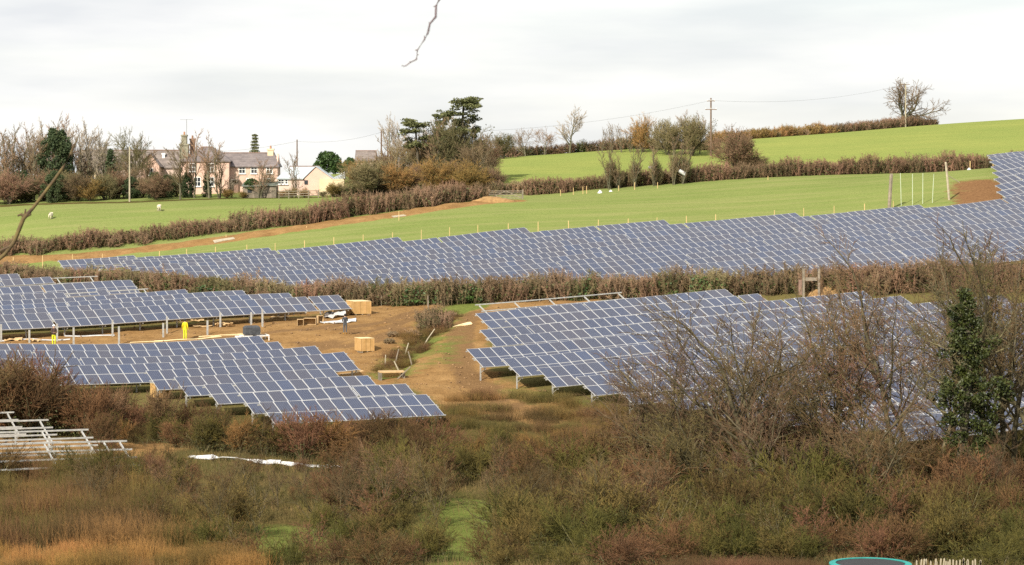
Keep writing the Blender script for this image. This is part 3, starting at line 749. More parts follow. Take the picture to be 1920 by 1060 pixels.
# ------------------------------------------------------------------ far plants
GL = lambda *a: [G(px, d) for px, d in a]
hedge('long purple-brown hedge between the sheep field and the brown earth strip', GL((-40,341),(130,340),(250,341),(440,341),(600,342),(751,346),(840,350),(905,356)), (1.9,2.1,2.2,2.3,2.6,2.9,3.2,2.6), ('purple','brown','purple','brown'), depth=1.6, thick=1.15)
hedge('straight brown hedge along the top of the green field', GL((988,369),(1135,369),(1268,369),(1400,369),(1591,371),(1755,373),(1960,377)), (2.4,2.3,2.4,2.5,2.7,2.6,2.4), ('purple','purple','brown'), depth=1.3, thick=1.1)
hedge('low brown hedge between wooded clump and field gate', GL((905,369),(985,372)), (2.0,1.7), ('brown','tan'))
hedge('tan and orange hedge on the skyline left of the hilltop oak', GL((1340,470),(1405,478),(1480,492),(1550,503)), (1.9,2.0,2.1,2.1), ('yellow','tan','yellow'), thick=1.3, step=1.2)
hedge('brown hedge on the skyline running to the hilltop oak', GL((1552,504),(1640,520),(1700,532),(1748,542)), (1.6,2.0,2.4,1.7), ('purple','brown'), thick=1.3, step=1.2)
hedge('ragged dark hedge on the skyline above the middle field', GL((930,455),(1000,455),(1061,455),(1183,457),(1260,452),(1345,452)), (1.9,1.7,2.0,2.4,1.8,1.6), ('brown','olive','purple'), thick=1.4, step=1.6, depth=1.6)
hedge('trimmed flat-topped garden hedge right of the pink outbuilding', GL((640,373),(700,373),(760,373),(830,373),(890,372)), (1.7,1.75,1.75,1.7,1.6), ('olive','brown'), step=.7)
hedge('tall brown hedge in the middle between the solar blocks', GL((-30,284),(120,277),(280,269),(450,263),(600,258),(700,255),(850,252),(1000,251),(1200,249),(1400,247),(1500,246)), (2.2,2.3,2.3,2.6,2.5,2.6,2.7,2.7,2.6,2.6,2.5), ('brown','purple','brown','olive','brown'), depth=1.8, thick=1.15, step=.7)
hedge('overgrown reddish hedge right of the digger gap', GL((1500,245),(1600,244),(1720,243),(1850,242),(1960,241)), (2.4,2.8,3.0,3.2,3.2), ('purple','purple','brown'), depth=2.0, thick=1.3, step=.7)
# garden shrubs and hedgerow trees behind the sheep field
W = lambda *a, **k: put(*a, **k)
for i, (px, d, top, v) in enumerate(((8,384,252,0),(22,386,232,1),(47,388,238,0),(64,383,250,1),(84,392,226,2),(100,395,216,0),(122,392,216,1),(140,394,238,2),(168,392,226,2),(182,394,240,2))):
    W('upright', px, d, top, 'tall bare tree at far left, %s from the left edge behind the sheep field' % ORD[i + 1], var=v, group='bare trees at the far left')
for i, (px, top) in enumerate(((-8,248),(14,240),(35,246),(56,236),(74,244),(92,232),(110,226),(152,236),(196,252),(275,262),(250,256),(330,290))):
    W('upright', px, 389 + i % 4, top, 'thin bare tree, %s from left in the back rank of the left tree line' % ORD[i + 1], var=i, wide=1.2, group='back rank of the left tree line')
W('dome', 106, 384, 240, 'big dark domed evergreen tree left of the farmhouse', name='evergreen_tree', wide=0.93)
W('cone', 208, 381, 276, 'small dark conical evergreen left of the pink gables', name='evergreen_tree', wide=1.0)
W('round', 262, 384, 240, 'rounded bare tree in front of the long grey roof', var=1, wide=0.9)
W('round', 232, 380, 296, 'reddish brown bare bush beside the small conical evergreen', var=0, name='bare_bush', cat='bush')
W('upright', 364, 374, 243, 'bare tree with pale trunk before the big chimney', var=1, wide=.9)
W('upright', 392, 373, 250, 'bare spreading tree before the pink farmhouse wall', var=0, wide=1.2)
W('upright', 434, 373, 318, 'small pruned bare tree at the farmhouse porch', var=2, wide=1.3)
W('slim', 412, 372, 268, 'slim bare tree crossing the right side of the farmhouse block', var=1, wide=1.4); W('slim', 486, 371, 296, 'slim bare tree before the farmhouse wing', var=0, wide=1.6); W('round', 512, 374, 316, 'low bare tree at the right end of the farmhouse', var=1); W('upright', 338, 372, 262, 'bare tree at the left corner of the farmhouse', var=1, wide=1.2)
W('spruce', 478, 398, 248, 'pointed spruce standing behind the farmhouse roof', name='spruce_tree', wide=0.9)
W('ball', 615, 394, 278, 'round green evergreen tree right of the outbuilding roof', name='evergreen_tree', wide=.95)
W('ball', 656, 392, 290, 'smaller green evergreen bush right of the round one', var=1, name='evergreen_bush', cat='bush', wide=.6)
W('slim', 556, 374, 285, 'bare garden tree in front of the pale outbuilding roof', var=2, wide=1.0)
W('dense', 683, 383, 298, 'pale brown twiggy bush left of the pines', var=2, name='bare_bush', cat='bush', wide=1.3)
W('dense', 622, 371, 342, 'small brown bush at the cream extension', var=2, name='bare_bush', cat='bush', wide=1.2)
W('ball', 472, 373, 331, 'dark green garden bush before the farmhouse wing', name='evergreen_bush', cat='bush', wide=.9)
W('cone', 388, 375, 320, 'dark conical shrub before the pink farmhouse', name='evergreen_bush', cat='bush', wide=1.3)
W('dome', 352, 376, 322, 'dark green shrub at the foot of the big chimney', name='evergreen_bush', cat='bush', wide=1.0)
W('dome', 290, 377, 322, 'dark green shrub below the pink gable', name='evergreen_bush', cat='bush', wide=1.2)
W('upright', 735, 392, 214, 'tall pale bare tree left of the pines', var=2, wide=1.0); W('upright', 758, 394, 222, 'pale bare tree close behind the left pine', var=2)
for i, px in enumerate(range(-10, 345, 23)):
    W(('dense', 'dense', 'dome')[i % 3] if i % 4 else 'dense', px + random.uniform(-5, 5), 376 + random.uniform(-3, 5), random.uniform(316, 338), 'brown and green shrub in the tangled belt at the top of the sheep field', var=i, name='shrub', cat='shrub', wide=1.35, group='shrub belt above the sheep field')
for px in (425, 455, 530, 548, 572, 606, 640): W('dense', px, 372 + random.uniform(-1, 1), random.uniform(350, 358), 'low brown shrub along the farm garden boundary', var=px, name='shrub', cat='shrub', wide=1.5, group='low shrubs along the farm garden')
# the clump with the pines
W('pine', 782, 378, 228, 'left of the two tall pines, with a flat layered top', var=0, name='pine_tree', wide=1.3)
W('pine', 868, 380, 189, 'tallest pine with a rounded plume above the wood', var=1, name='pine_tree', wide=1.25)
W('pine', 832, 386, 214, 'pine half hidden between the two tall pines', var=2, name='pine_tree', wide=.9)
W('pine', 895, 382, 240, 'lower pine on the right edge of the wooded clump', var=0, name='pine_tree', wide=.8)
for i, (px, top) in enumerate(((700,292),(722,280),(742,264),(756,262),(768,280),(800,250),(808,236),(818,222),(832,216),(846,226),(856,244),(880,236),(892,246),(902,258),(912,270),(920,284),(790,292),(830,280),(870,282),(770,300),(850,290),(810,290))):
    W(('round', 'dense', 'round', 'upright')[i % 4], px, 376 + (i * 7) % 12, top, 'bare olive-brown tree in the wooded clump around the pines', var=i, group='bare trees of the wooded clump', wide=.95)
for i, px in enumerate((690,712,738,765,788,812,838,862,886,908,924)):
    W('dense', px, 370 + (i * 5) % 8, random.uniform(296, 318), 'twiggy ivy-green shrub under the wooded clump', var=i, name='shrub', cat='shrub', wide=1.3, group='undergrowth of the wooded clump')
W('cone', 795, 374, 308, 'dark evergreen shrub at the foot of the left pine', name='evergreen_bush', cat='bush', wide=1.7)
# skyline trees
W('dense', 944, 446, 250, 'ivy-clad tree standing alone at the left of the middle field', var=0, name='ivy_clad_tree')
W('round', 985, 452, 240, 'small bare reddish tree on the skyline hedge', var=0); W('round', 1022, 452, 238, 'bare tree between the reddish one and the tall pale one', var=0)
W('upright', 1068, 452, 200, 'tall pale cream bare tree on the skyline', var=2, wide=1.5)
for i, (px, top) in enumerate(((1128,238),(1148,228),(1166,232),(1182,238),(1232,232))):
    W('slim', px, 447, top, 'slender bare tree on the skyline, %s from the tall pale tree' % ORD[i + 1], var=i, group='slender skyline trees')
W('dense', 1207, 447, 217, 'dense yellowish upright tree on the skyline', var=2, wide=.75, name='twiggy_tree')
W('dense', 1252, 442, 224, 'broad dense olive tree left of the tall power pole', var=0, wide=1.0, name='twiggy_tree')
W('dense', 1298, 441, 218, 'dense olive tree next to the tall power pole', var=0, wide=.95, name='twiggy_tree')
W('upright', 1284, 444, 206, 'bare tree rising above the dense olive trees', var=1); W('upright', 1312, 444, 210, 'bare tree rising right beside the power pole', var=0)
for i, (px, top) in enumerate(((1142,270),(1160,285),(1188,262),(1226,268),(1262,250),(1280,262))):
    W('slim', px, 366, top, 'slender bare tree in the field hedge, %s from the left' % ORD[i + 1], var=i, group='slender trees in the field hedge')
    W('dense', px + 4, 367, top + 30 + (i * 5) % 12, 'ivy-green bush at the foot of a slender tree in the field hedge', var=0, name='bush', cat='bush', wide=.55, group='bushes at the slender field trees')
W('dense', 1384, 384, 240, 'dense domed purple-brown tree right of the power pole', var=1, wide=1.05, name='twiggy_tree')
W('dense', 1414, 384, 288, 'low rounded brown bush at the foot of the domed tree', var=1, wide=1.5, name='bare_bush', cat='bush')
W('dense', 1346, 438, 278, 'small brown bush right at the power pole base', var=0, wide=.9, name='bare_bush', cat='bush')
W('oak', 1697, 536, 148, 'wide spreading bare oak on the hilltop', wide=1.1, name='oak_tree')
# ------------------------------------------------------------------ farm buildings
m_pink = mat('pink_render', (0.62, 0.43, 0.35), (0.54, 0.37, 0.30), 0.6, rough=0.9, lo=0.3, hi=0.7)
m_pinkw = mat('pale_pink_render', (0.60, 0.47, 0.41), (0.52, 0.40, 0.35), 0.6, rough=0.9)
m_cream = mat('cream_render', (0.66, 0.54, 0.36), (0.58, 0.46, 0.30), 0.6, rough=0.9)
m_slate = mat('slate', (0.20, 0.17, 0.165), (0.14, 0.12, 0.12), 1.5, rough=0.6, bump=0.3, rnd=.15)
m_slate_b = mat('brown_slate', (0.22, 0.185, 0.165), (0.15, 0.125, 0.115), 1.5, rough=0.7, bump=0.3, rnd=.12)
m_sheet = mat('pale_roof_sheet', (0.44, 0.48, 0.51), (0.36, 0.40, 0.43), 0.7, rough=0.5)
m_stone = mat('lichened_stone', (0.30, 0.28, 0.21), (0.18, 0.165, 0.12), 1.8, rough=0.95, bump=0.4)
m_brickc = mat('chimney_brick', (0.26, 0.17, 0.13), (0.17, 0.11, 0.09), 3, rough=0.95)
m_white = mat('white_paint', (0.78, 0.78, 0.76), (0.70, 0.70, 0.68), 2, rough=0.5)
m_glass = mat('window_glass', (0.045, 0.05, 0.06), (0.03, 0.035, 0.04), 1, rough=0.08, spec=0.5)
m_wood = mat('weathered_wood', (0.25, 0.21, 0.16), (0.15, 0.13, 0.10), 3, rough=0.9, bump=0.3, rnd=.2)
m_pinew = mat('new_pine', (0.60, 0.44, 0.22), (0.47, 0.33, 0.15), 3, rough=0.8, rnd=.12)
m_felt = mat('mossy_felt', (0.17, 0.19, 0.155), (0.11, 0.12, 0.10), 1.2, rough=0.95)
m_dark = mat('void_shade', (0.03, 0.028, 0.025), None, 1, rough=0.9)
m_pole = mat('creosoted_pole', (0.20, 0.14, 0.10), (0.13, 0.09, 0.07), 2, rough=0.9)
m_polep = mat('pale_pole', (0.42, 0.37, 0.27), (0.30, 0.26, 0.19), 2, rough=0.9)
m_wire = mat('wire', (0.12, 0.12, 0.12), None, 1, rough=0.6)
m_pot = mat('clay_pot', (0.40, 0.22, 0.14), None, 2, rough=0.9)

def bld(name, label, cat, px, d): # px of the local origin
    x, y, z = G(px, d); o = thing(name, label, cat, (x, y, gz(x, y))); return o, d / F, px
def local(root, d, px0):
    """photo pixel -> (x, z) in the frame of a thing whose front stands at depth d"""
    return lambda px, py: ((px - px0) / F * d, -(py - CY) / F * d - root.location.z)
def gable_roof(root, x0, x1, y0, y1, ze, zr, over=0.25, hip=0.0, m=None, th=0.12, name='roof', hip0=None):
    """ridge along x, eave height ze, ridge height zr; hip: metres the ridge is drawn in at the right, hip0 at the left"""
    a, b_ = x0 - over, x1 + over; c, d_ = y0 - over, y1 + over; ym = (y0 + y1) / 2; k = over * (zr - ze) / (ym - y0); e = ze - k
    h0 = hip if hip0 is None else hip0
    mb = MB()
    top = [(a, c, e), (b_, c, e), (b_, d_, e), (a, d_, e), (a + h0, ym, zr), (b_ - hip, ym, zr)]
    lo = [(p[0], p[1], p[2] - th) for p in top]
    mb.add(top + lo, [(0,1,5,4), (2,3,4,5), (1,2,5), (3,0,4), (7,6,10,11), (9,8,11,10), (8,7,11), (6,9,10), (0,6,7,1), (1,7,8,2), (2,8,9,3), (3,9,6,0)])
    r = mb.build(name, m or m_slate, root)
    # courses of slates: thin overlapping strips on the front slope
    n = max(3, int((zr - ze) / 0.28))
    for i in range(n):
        u0, u1 = i / n, (i + 1) / n
        P0 = lambda x, u: (x + (h0 * u if x == a else -hip * u), c + (ym - c) * u, e + (zr - e) * u + 0.012)
        q = [P0(a, u0), P0(b_, u0), P0(b_, u1), P0(a, u1)]; w = [(p[0], p[1], p[2] + 0.035 * (1 - j)) for p, j in zip(q, (0, 0, 1, 1))]
        MB().add(q + w, [(0,3,2,1), (4,5,6,7), (0,1,5,4), (1,2,6,5), (2,3,7,6), (3,0,4,7)]).build('slate_course', m or m_slate, r)
    MB().bar((a + h0, ym, zr + 0.04), (b_ - hip, ym, zr + 0.04), 0.22, 0.12).build('ridge_tiles', m_brickc, r)
    return r
def wall(root, x0, x1, y0, y1, z, m, gable=None):
    mb = MB(); mb.box(x0, x1, y0, y1, -0.6, z)
    if gable:   # triangular tops at both ends
        ym = (y0 + y1) / 2
        for x, s in ((x0, 1), (x1, -1)):
            xi = x + s * 0.3
            mb.add([(x,y0,z),(x,y1,z),(x,ym,gable),(xi,y0,z),(xi,y1,z),(xi,ym,gable)], [(0,1,2),(3,5,4),(0,2,5,3),(1,4,5,2)])
    return mb.build('wall', m, root)
def window(w, x, z, ww, hh, y, bars=(1, 1)):
    """frame, glass and sill set in the wall part w; the frame stands a little proud"""
    f = MB(); t = 0.09
    f.box(x-ww/2-t, x-ww/2, y-.05, y+.03, z-hh/2-t, z+hh/2+t); f.box(x+ww/2, x+ww/2+t, y-.05, y+.03, z-hh/2-t, z+hh/2+t)
    f.box(x-ww/2, x+ww/2, y-.05, y+.03, z+hh/2, z+hh/2+t); f.box(x-ww/2, x+ww/2, y-.05, y+.03, z-hh/2-t, z-hh/2)
    for i in range(1, bars[0]+1): f.box(x-ww/2+ww*i/(bars[0]+1)-.03, x-ww/2+ww*i/(bars[0]+1)+.03, y-.045, y+.02, z-hh/2, z+hh/2)
    for i in range(1, bars[1]+1): f.box(x-ww/2, x+ww/2, y-.043, y+.018, z-hh/2+hh*i/(bars[1]+1)-.03, z-hh/2+hh*i/(bars[1]+1)+.03)
    f.build('window_frame', m_white, w); MB().box(x-ww/2, x+ww/2, y-.02, y+.01, z-hh/2, z+hh/2).build('pane', m_glass, w)
    MB().box(x-ww/2-.15, x+ww/2+.15, y-.16, y+.02, z-hh/2-t-.09, z-hh/2-t-.004).build('sill', m_white, w)
def chimney(root, x0, x1, y0, y1, z0, z1, m, pots=1):
    MB().box(x0, x1, y0, y1, z0, z1 - 0.25).box(x0-.08, x1+.08, y0-.08, y1+.08, z1-.25, z1).build('chimney', m, root)
    for i in range(pots):
        x = x0 + (x1 - x0) * (i + .5) / pots; MB().tube([(x, (y0+y1)/2, z1), (x, (y0+y1)/2, z1+.45)], [.15, .12], 8).build('chimney_pot', m_pot, root)

d = 386; hr, _, p0 = bld('farmhouse', 'pink rendered farmhouse with slate roof and tall stone chimney', 'house', 430, d); lo_ = local(hr, d, p0)
xl, ze = lo_(340, 300); xm, _q = lo_(431, 300); zr = lo_(0, 276)[1]; xr, ze2 = lo_(520, 310); zr2 = lo_(0, 287)[1]
wl_ = wall(hr, xl, xm, -1.2, 5.2, ze, m_pink); gable_roof(hr, xl, xm, -1.2, 5.2, ze, zr, hip=2.9)
wr_ = wall(hr, xm + .01, xr, 0.3, 5.0, ze2, m_pink, gable=zr2 - .1); gable_roof(hr, xm - 1.6, xr, 0.3, 5.0, ze2, zr2, hip=0.9, hip0=0.0)
for (px, py) in ((397, 314), (362, 314)): x, z = lo_(px, py); window(wl_, x, z, .78, 1.05, -1.2, (1, 1))
for (px, py) in ((397, 341), (372, 341)): x, z = lo_(px, py); window(wl_, x, z, .85, 1.2, -1.2, (1, 1))
for (px, py) in ((453.5, 318), (476, 318), (505, 318)): x, z = lo_(px, py); window(wr_, x, z, .8, 1.05, 0.3, (1, 1))
for (px, py) in ((468, 343), (500, 343)): x, z = lo_(px, py); window(wr_, x, z, .9, 1.15, 0.3, (1, 1))
x, z = lo_(440, 345)
MB().box(x-.55, x+.55, -.1, .27, -.3, z+1.1-.6).build('porch', m_brickc, hr); MB().bar((x-.7, -.35, z+.6), (x+.7, -.35, z+.6), 1.0, .1).build('porch_roof', m_slate, hr)
x0, z0 = lo_(338, 258); x1, _q = lo_(354, 258); chimney(hr, x0, x1, -0.9, 0.5, ze - 1.0, lo_(0, 270)[1], m_stone, 0)
chimney(hr, x0 + .25, x1 - .25, -.75, .35, lo_(0, 270)[1] - .004, lo_(0, 253)[1], m_stone, 1)
x0, _q = lo_(354.5, 0); x1, _q = lo_(363, 0); chimney(hr, x0, x1, 1.0, 1.9, ze - .2, lo_(0, 260)[1], m_brickc, 1)
x0, _q = lo_(499, 0); x1, _q = lo_(510, 0); chimney(hr, x0, x1, 2.1, 3.0, zr2 - .6, lo_(0, 279)[1], m_cream, 1)
ax, az = lo_(350, 253); bz = lo_(0, 224)[1]
a = MB().tube([(ax, 0, az - .3), (ax, 0, bz)], .03, 5); a.bar((ax - .95, 0, bz - .05), (ax + .95, 0, bz - .05), .03)
for i in range(8): a.bar((ax - .9 + i * .25, -.3, bz - .05), (ax - .9 + i * .25, .3, bz - .05), .02)
a.build('aerial', m_wire, hr)

d = 396; br, _, p0 = bld('farm_range', 'long low farm building with grey roof and pink gables left of the farmhouse', 'building', 250, d); lo_ = local(br, d, p0)
xl, ze = lo_(148, 312); xr, zr = lo_(338, 282)
w_ = wall(br, xl, xr, 0, 6.0, ze, m_pinkw); gable_roof(br, xl, xr, 0, 6.0, ze, zr, m=m_slate_b)
for px, top, eav, hw, m_ in ((286, 289, 312, 17, m_pink), (184, 311, 330, 13, m_cream)):
    x, zt_ = lo_(px, top); _q, ze_ = lo_(px, eav); w2 = hw / F * d
    g = MB().box(x-w2, x+w2, -2.6, -.01, -.6, ze_); g.add([(x-w2,-2.6,ze_),(x+w2,-2.6,ze_),(x,-2.6,zt_),(x-w2,-.01,ze_),(x+w2,-.01,ze_),(x,-.01,zt_)], [(0,1,2),(3,5,4),(0,2,5,3),(1,4,5,2)])
    g.build('gable', m_, br)
    for s in (-1, 1): MB().bar((x, -1.5, zt_ + .08), (x + s*(w2+.3), -1.5, ze_ - .12), 2.9, .1, up=(0,0,1)).build('gable_roof', m_slate_b, br)
    window(w_, x, ze_ - .8, .7, .9, -2.6, (1, 0))
x, z = lo_(304, 300); chimney(br, x - .2, x + .2, 1.5, 2.0, ze, lo_(0, 296)[1] + .7, m_white, 0)

d = 378; sh, _, p0 = bld('garden_shed', 'weathered wooden shed with mossy roof in front of the farmhouse', 'shed', 487, d - 6); d -= 6; lo_ = local(sh, d, p0)
xl, ze = lo_(455, 349); xr, _q = lo_(518, 349); zr = lo_(0, 344)[1]
n = 26
for i in range(n):
    u = xl + (xr - xl) * i / n; MB().box(u + .012, u + (xr - xl) / n - .012, 0, .03, -.3, ze - .02).build('plank', m_wood, sh)
MB().box(xl + .02, xr - .02, .04, 2.6, -.3, ze - .03).build('wall', m_wood, sh)
MB().add([(xl-.15,-.2,ze),(xr+.15,-.2,ze+.12),(xr+.15,2.8,zr+.25),(xl-.15,2.8,zr+.1),(xl-.15,-.2,ze-.1),(xr+.15,-.2,ze+.02),(xr+.15,2.8,zr+.15),(xl-.15,2.8,zr)],
         [(0,1,2,3),(7,6,5,4),(0,4,5,1),(1,5,6,2),(2,6,7,3),(3,7,4,0)]).build('roof', m_felt, sh)
x, z = lo_(468, 357.5); MB().box(x-.3, x+.3, -.04, -.005, z-.3, z+.3).build('window', m_glass, sh)

d = 381; ob, _, p0 = bld('outbuilding', 'low pale outbuilding with light grey hipped roof and pink gable', 'building', 580, d); lo_ = local(ob, d, p0)
xl, ze = lo_(522, 333); xr, zr = lo_(612, 312.5)
w_ = wall(ob, xl, xr, 0, 5.4, ze, m_pinkw); gable_roof(ob, xl, xr, 0, 5.4, ze, zr, hip=1.4, hip0=1.6, m=m_sheet)
x, zt_ = lo_(594, 313); xa, ze_ = lo_(573, 335); xb, _q = lo_(624, 335)
g = MB().box(xa, xb, -2.0, -.01, -.6, ze_); g.add([(xa,-2.0,ze_),(xb,-2.0,ze_),(x,-2.0,zt_),(xa,2.4,ze_),(xb,2.4,ze_),(x,2.4,zt_)], [(0,1,2),(3,5,4),(0,2,5,3),(1,4,5,2)]); g.build('gable', m_pink, ob)
MB().bar((x-.02, .1, zt_+.07), (xa-.35, .1, ze_-.12), 4.5, .09).build('gable_roof', m_sheet, ob); MB().bar((x+.02, .1, zt_+.07), (xb+.35, .1, ze_-.12), 4.5, .09).build('gable_roof', m_sheet, ob)
for px in (524.5, 530, 537): x, z = lo_(px, 341); window(w_, x, z, .3, .55, 0, (0, 1))
x, z = lo_(576, 342); MB().box(x-.25, x+.25, -2.06, -2.004, z-.3, z+.3).build('window', m_glass, ob)
xa, ze_ = lo_(602, 335.5); xb, _q = lo_(648, 335.5); MB().box(xa, xb, -3.4, -2.02, -.6, ze_).build('extension', m_cream, ob)
xa, z1 = lo_(620, 329); xb, z2 = lo_(646, 329); zt_ = lo_(0, 322)[1]
MB().add([(xa,1,ze_),(xb,1,ze_),(xb,1,zt_),(xa,4,ze_),(xb,4,ze_),(xb,4,zt_)], [(0,1,2),(3,5,4),(0,2,5,3),(1,4,5,2),(0,3,4,1)]).build('lean_to', m_sheet, ob)

d = 415; gb, _, p0 = bld('grey_barn', 'grey barn roof showing above the garden trees', 'building', 685, d); lo_ = local(gb, d, p0)
xl, ze = lo_(668, 300); xr, zr = lo_(702, 283); wall(gb, xl, xr, 0, 5, ze, m_pinkw); gable_roof(gb, xl, xr, 0, 5, ze, zr, m=m_slate_b)

# ------------------------------------------------------------------ poles, wires, fences, gate
def pole(label, px, d, top, r=.12, m=m_pole, arms=(), name='power_pole', cat='pole'):
    x, y, z = G(px, d); z = gz(x, y); H = -(top - CY) / F * d - z
    t = thing(name, label, cat, (x, y, z))
    MB().tube([(0,0,-.3), (0,0,H)], [r, r*.72], 8).build('pole', m, t)
    for k, w in arms:
        c = MB().bar((-w/2,-.1,H-k), (w/2,-.1,H-k), .1, .13).build('crossarm', m_pole, t)
        for u in (-.45, 0, .45): MB().tube([(u*w, -.1, H-k+.06), (u*w, -.1, H-k+.28)], [.05, .035], 6).build('insulator', m_white, c)
    return (x, y, z + H)
q1 = pole('pale pole standing at the top of the sheep field left of the farmhouse', 243, 371, 275, .13, m_polep)
q2 = pole('dark pole rising behind the pale outbuilding', 557, 390, 262)
q3 = pole('dark pole left of the pines with the wooded clump', 715, 388, 245, .13); pole('short pole beside the dark pole by the wooded clump', 727, 390, 262, .1)
q4 = pole('tall brown power pole with two crossarms in the middle field', 1333, 440, 184, .17, m_pole, ((.5, 1.3), (1.9, 1.9)))
q5 = pole('pale power pole in front of the hilltop oak', 1698, 528, 157, .16, m_polep, ((.15, 1.6),))
def wire(label, a, b, sag=.6):
    a, b = Vector(a), Vector(b); pts = [a.lerp(b, i/14) + Vector((0, 0, -sag * 4 * (i/14) * (1 - i/14))) for i in range(15)]
    o = MB().tube([p - a for p in pts], .012, 4).build('overhead_wire', m_wire, None, a); tag(o, label, 'wire')
up = Vector((0, 0, -.25))
wire('thin overhead wire from the left pole to the pole behind the outbuilding', Vector(q1) + up, Vector(q2) + up, 1.0)
wire('thin overhead wire from the outbuilding pole to the pole by the wood', Vector(q2) + up, Vector(q3) + up, .6)
wire('thin overhead wire from the wood to the tall brown pole', Vector(q3) + up, Vector(q4) + Vector((0, 0, -.4)), 1.6)
wire('thin overhead wire from the tall brown pole up to the hilltop', Vector(q4) + Vector((0, 0, -.4)), Vector(q5) + Vector((0, 0, -.1)), 1.4)

def stake(px, d, top, label, group=None, r=.05, m=m_pinew, name='fence_stake', lean=0.0, h=None):
    x, y, z = G(px, d); z = gz(x, y); H = h or (-(top - CY) / F * d - z)
    o = MB().tube([(0,0,-.3), (lean*.5, 0, H*.5), (lean, 0, H-.06), (lean, 0, H)], [r, r*.97, r*.92, r*.6], 6).build(name, m, None, (x, y, z)); tag(o, label, 'post', group); return o
for px, top in ((25,482),(80,479),(136,477),(192,476),(299,471),(350,467),(404,463),(463,459),(516,456),(571,451),(626,445),(681,440),(736,436),(790,431),(843,426),(896,422),(953,419),(1009,416),(1066,414),(1122,412),(1178,410),
                (1232,408),(1287,405),(1342,402),(1452,394),(1507,390),(1564,386),(1621,382),(1675,377)):
    stake(px, 318, top, 'thin pine stake in the fence line along the top edge of the far solar block', 'stakes along the far solar block')
for px, top, l in ((1819,302,'left'), (1862,300,'middle'), (1906,299,'right')): stake(px, 366, top, 'tall pale stake above the small solar block, %s of three' % l, 'stakes above the small solar block', r=.06)
stake(1667, 327, 326, 'stout weathered brown post standing in the green field', r=.24, m=m_wood, name='gate_post', lean=.28)
stake(1780, 330, 304, 'tall pale leaning strainer post at the red earth', r=.15, m=m_polep, name='strainer_post', lean=-.45)
xa, ya, za = G(1783, 330); o = MB().bar((0, 0, 0), (1.6, 1.0, -.9), .07).build('strut', m_polep, None, (xa - .35, ya, za + 3.0)); tag(o, 'thin slanting rail running down from the strainer post', 'rail')
m_silver = mat('pale_grey_stake', (0.50, 0.55, 0.42), (0.36, 0.42, 0.28), 2, rough=0.8)
for i, px in enumerate((1690, 1711, 1730, 1748)): stake(px, 329, 325 + i % 2, 'slender silvery stake, %s right of the stout brown post' % ORD[i + 1], 'silvery stakes', r=.045, m=m_silver, lean=(-.12, 0, .03, .2)[i])
for px, d, top in ((1075,362,352),(1093,362,350),(1100,362,349),(1160,362,348),(1190,362,342),(1233,362,342),(1440,363,330),(1051,362,356)): stake(px, d, top, 'short pale stake along the foot of the field hedge', 'short stakes along the field hedge', r=.05)
for px, top in ((575,424),(424,440),(378,452),(748,396)): stake(px, 337, top, 'short stake beside the brown earth strip', 'stakes by the earth strip')
# rail fence by the outbuilding
x0, y0, z0 = G(523, 369); x1, _q, _q2 = G(598, 370); rf = thing('rail_fence', 'wooden post-and-rail fence below the pale outbuilding', 'fence', (x0, y0, z0))
for i in range(5):
    x = (x1 - x0) * i / 4; MB().box(x-.06, x+.06, -.06, .06, gz(x0+x, y0)-z0-.3, gz(x0+x, y0)-z0+1.15).build('post', m_wood, rf)
for h in (.35, .68, 1.0): MB().bar((-.1, -.09, h), (x1-x0+.1, -.09, h + gz(x1, y0) - z0), .04, .1).build('rail', m_wood, rf)
# field gates
x0, y0, z0 = G(917, 357); x1, _q, z1 = G(980, 357); gt = thing('field_gate', 'grey wooden five-bar field gate at the end of the wood', 'gate', (x0, y0, z0)); wdt = x1 - x0
for x in (0, wdt): MB().box(x-.1, x+.1, -.1, .1, -.3, 1.35).build('post', m_wood, gt)
for h in (.2, .42, .65, .9, 1.15): MB().bar((.12, 0, h), (wdt-.12, 0, h), .05, .09).build('bar', m_wood, gt)
MB().bar((.15, -.06, .2), (wdt/2, -.06, 1.15), .04, .08).build('brace', m_wood, gt); MB().bar((wdt-.15, -.06, .2), (wdt/2, -.06, 1.15), .04, .08).build('brace', m_wood, gt)
# ------------------------------------------------------------------ sheep
m_wool = mat('wool', (0.72, 0.66, 0.50), (0.55, 0.50, 0.38), 6, rough=1.0, bump=.5)
m_face = mat('sheep_face', (0.50, 0.44, 0.34), None, 4, rough=.9)
def skinned(verts, edges, radii, sub=2, root=0):
    me = bpy.data.meshes.new('body'); me.from_pydata(verts, edges, []); me.update()
    o = bpy.data.objects.new('tmp', me); COL.objects.link(o)
    sk = o.modifiers.new('s', 'SKIN'); sk.use_smooth_shade = True
    for i, r in enumerate(radii):
        r = r if hasattr(r, '__len__') else (r, r); me.skin_vertices[0].data[i].radius = r; me.skin_vertices[0].data[i].use_root = i == root
    ss = o.modifiers.new('u', 'SUBSURF'); ss.levels = ss.render_levels = sub
    dg = bpy.context.evaluated_depsgraph_get(); ev = o.evaluated_get(dg); out = bpy.data.meshes.new_from_object(ev)
    bpy.data.objects.remove(o); return out
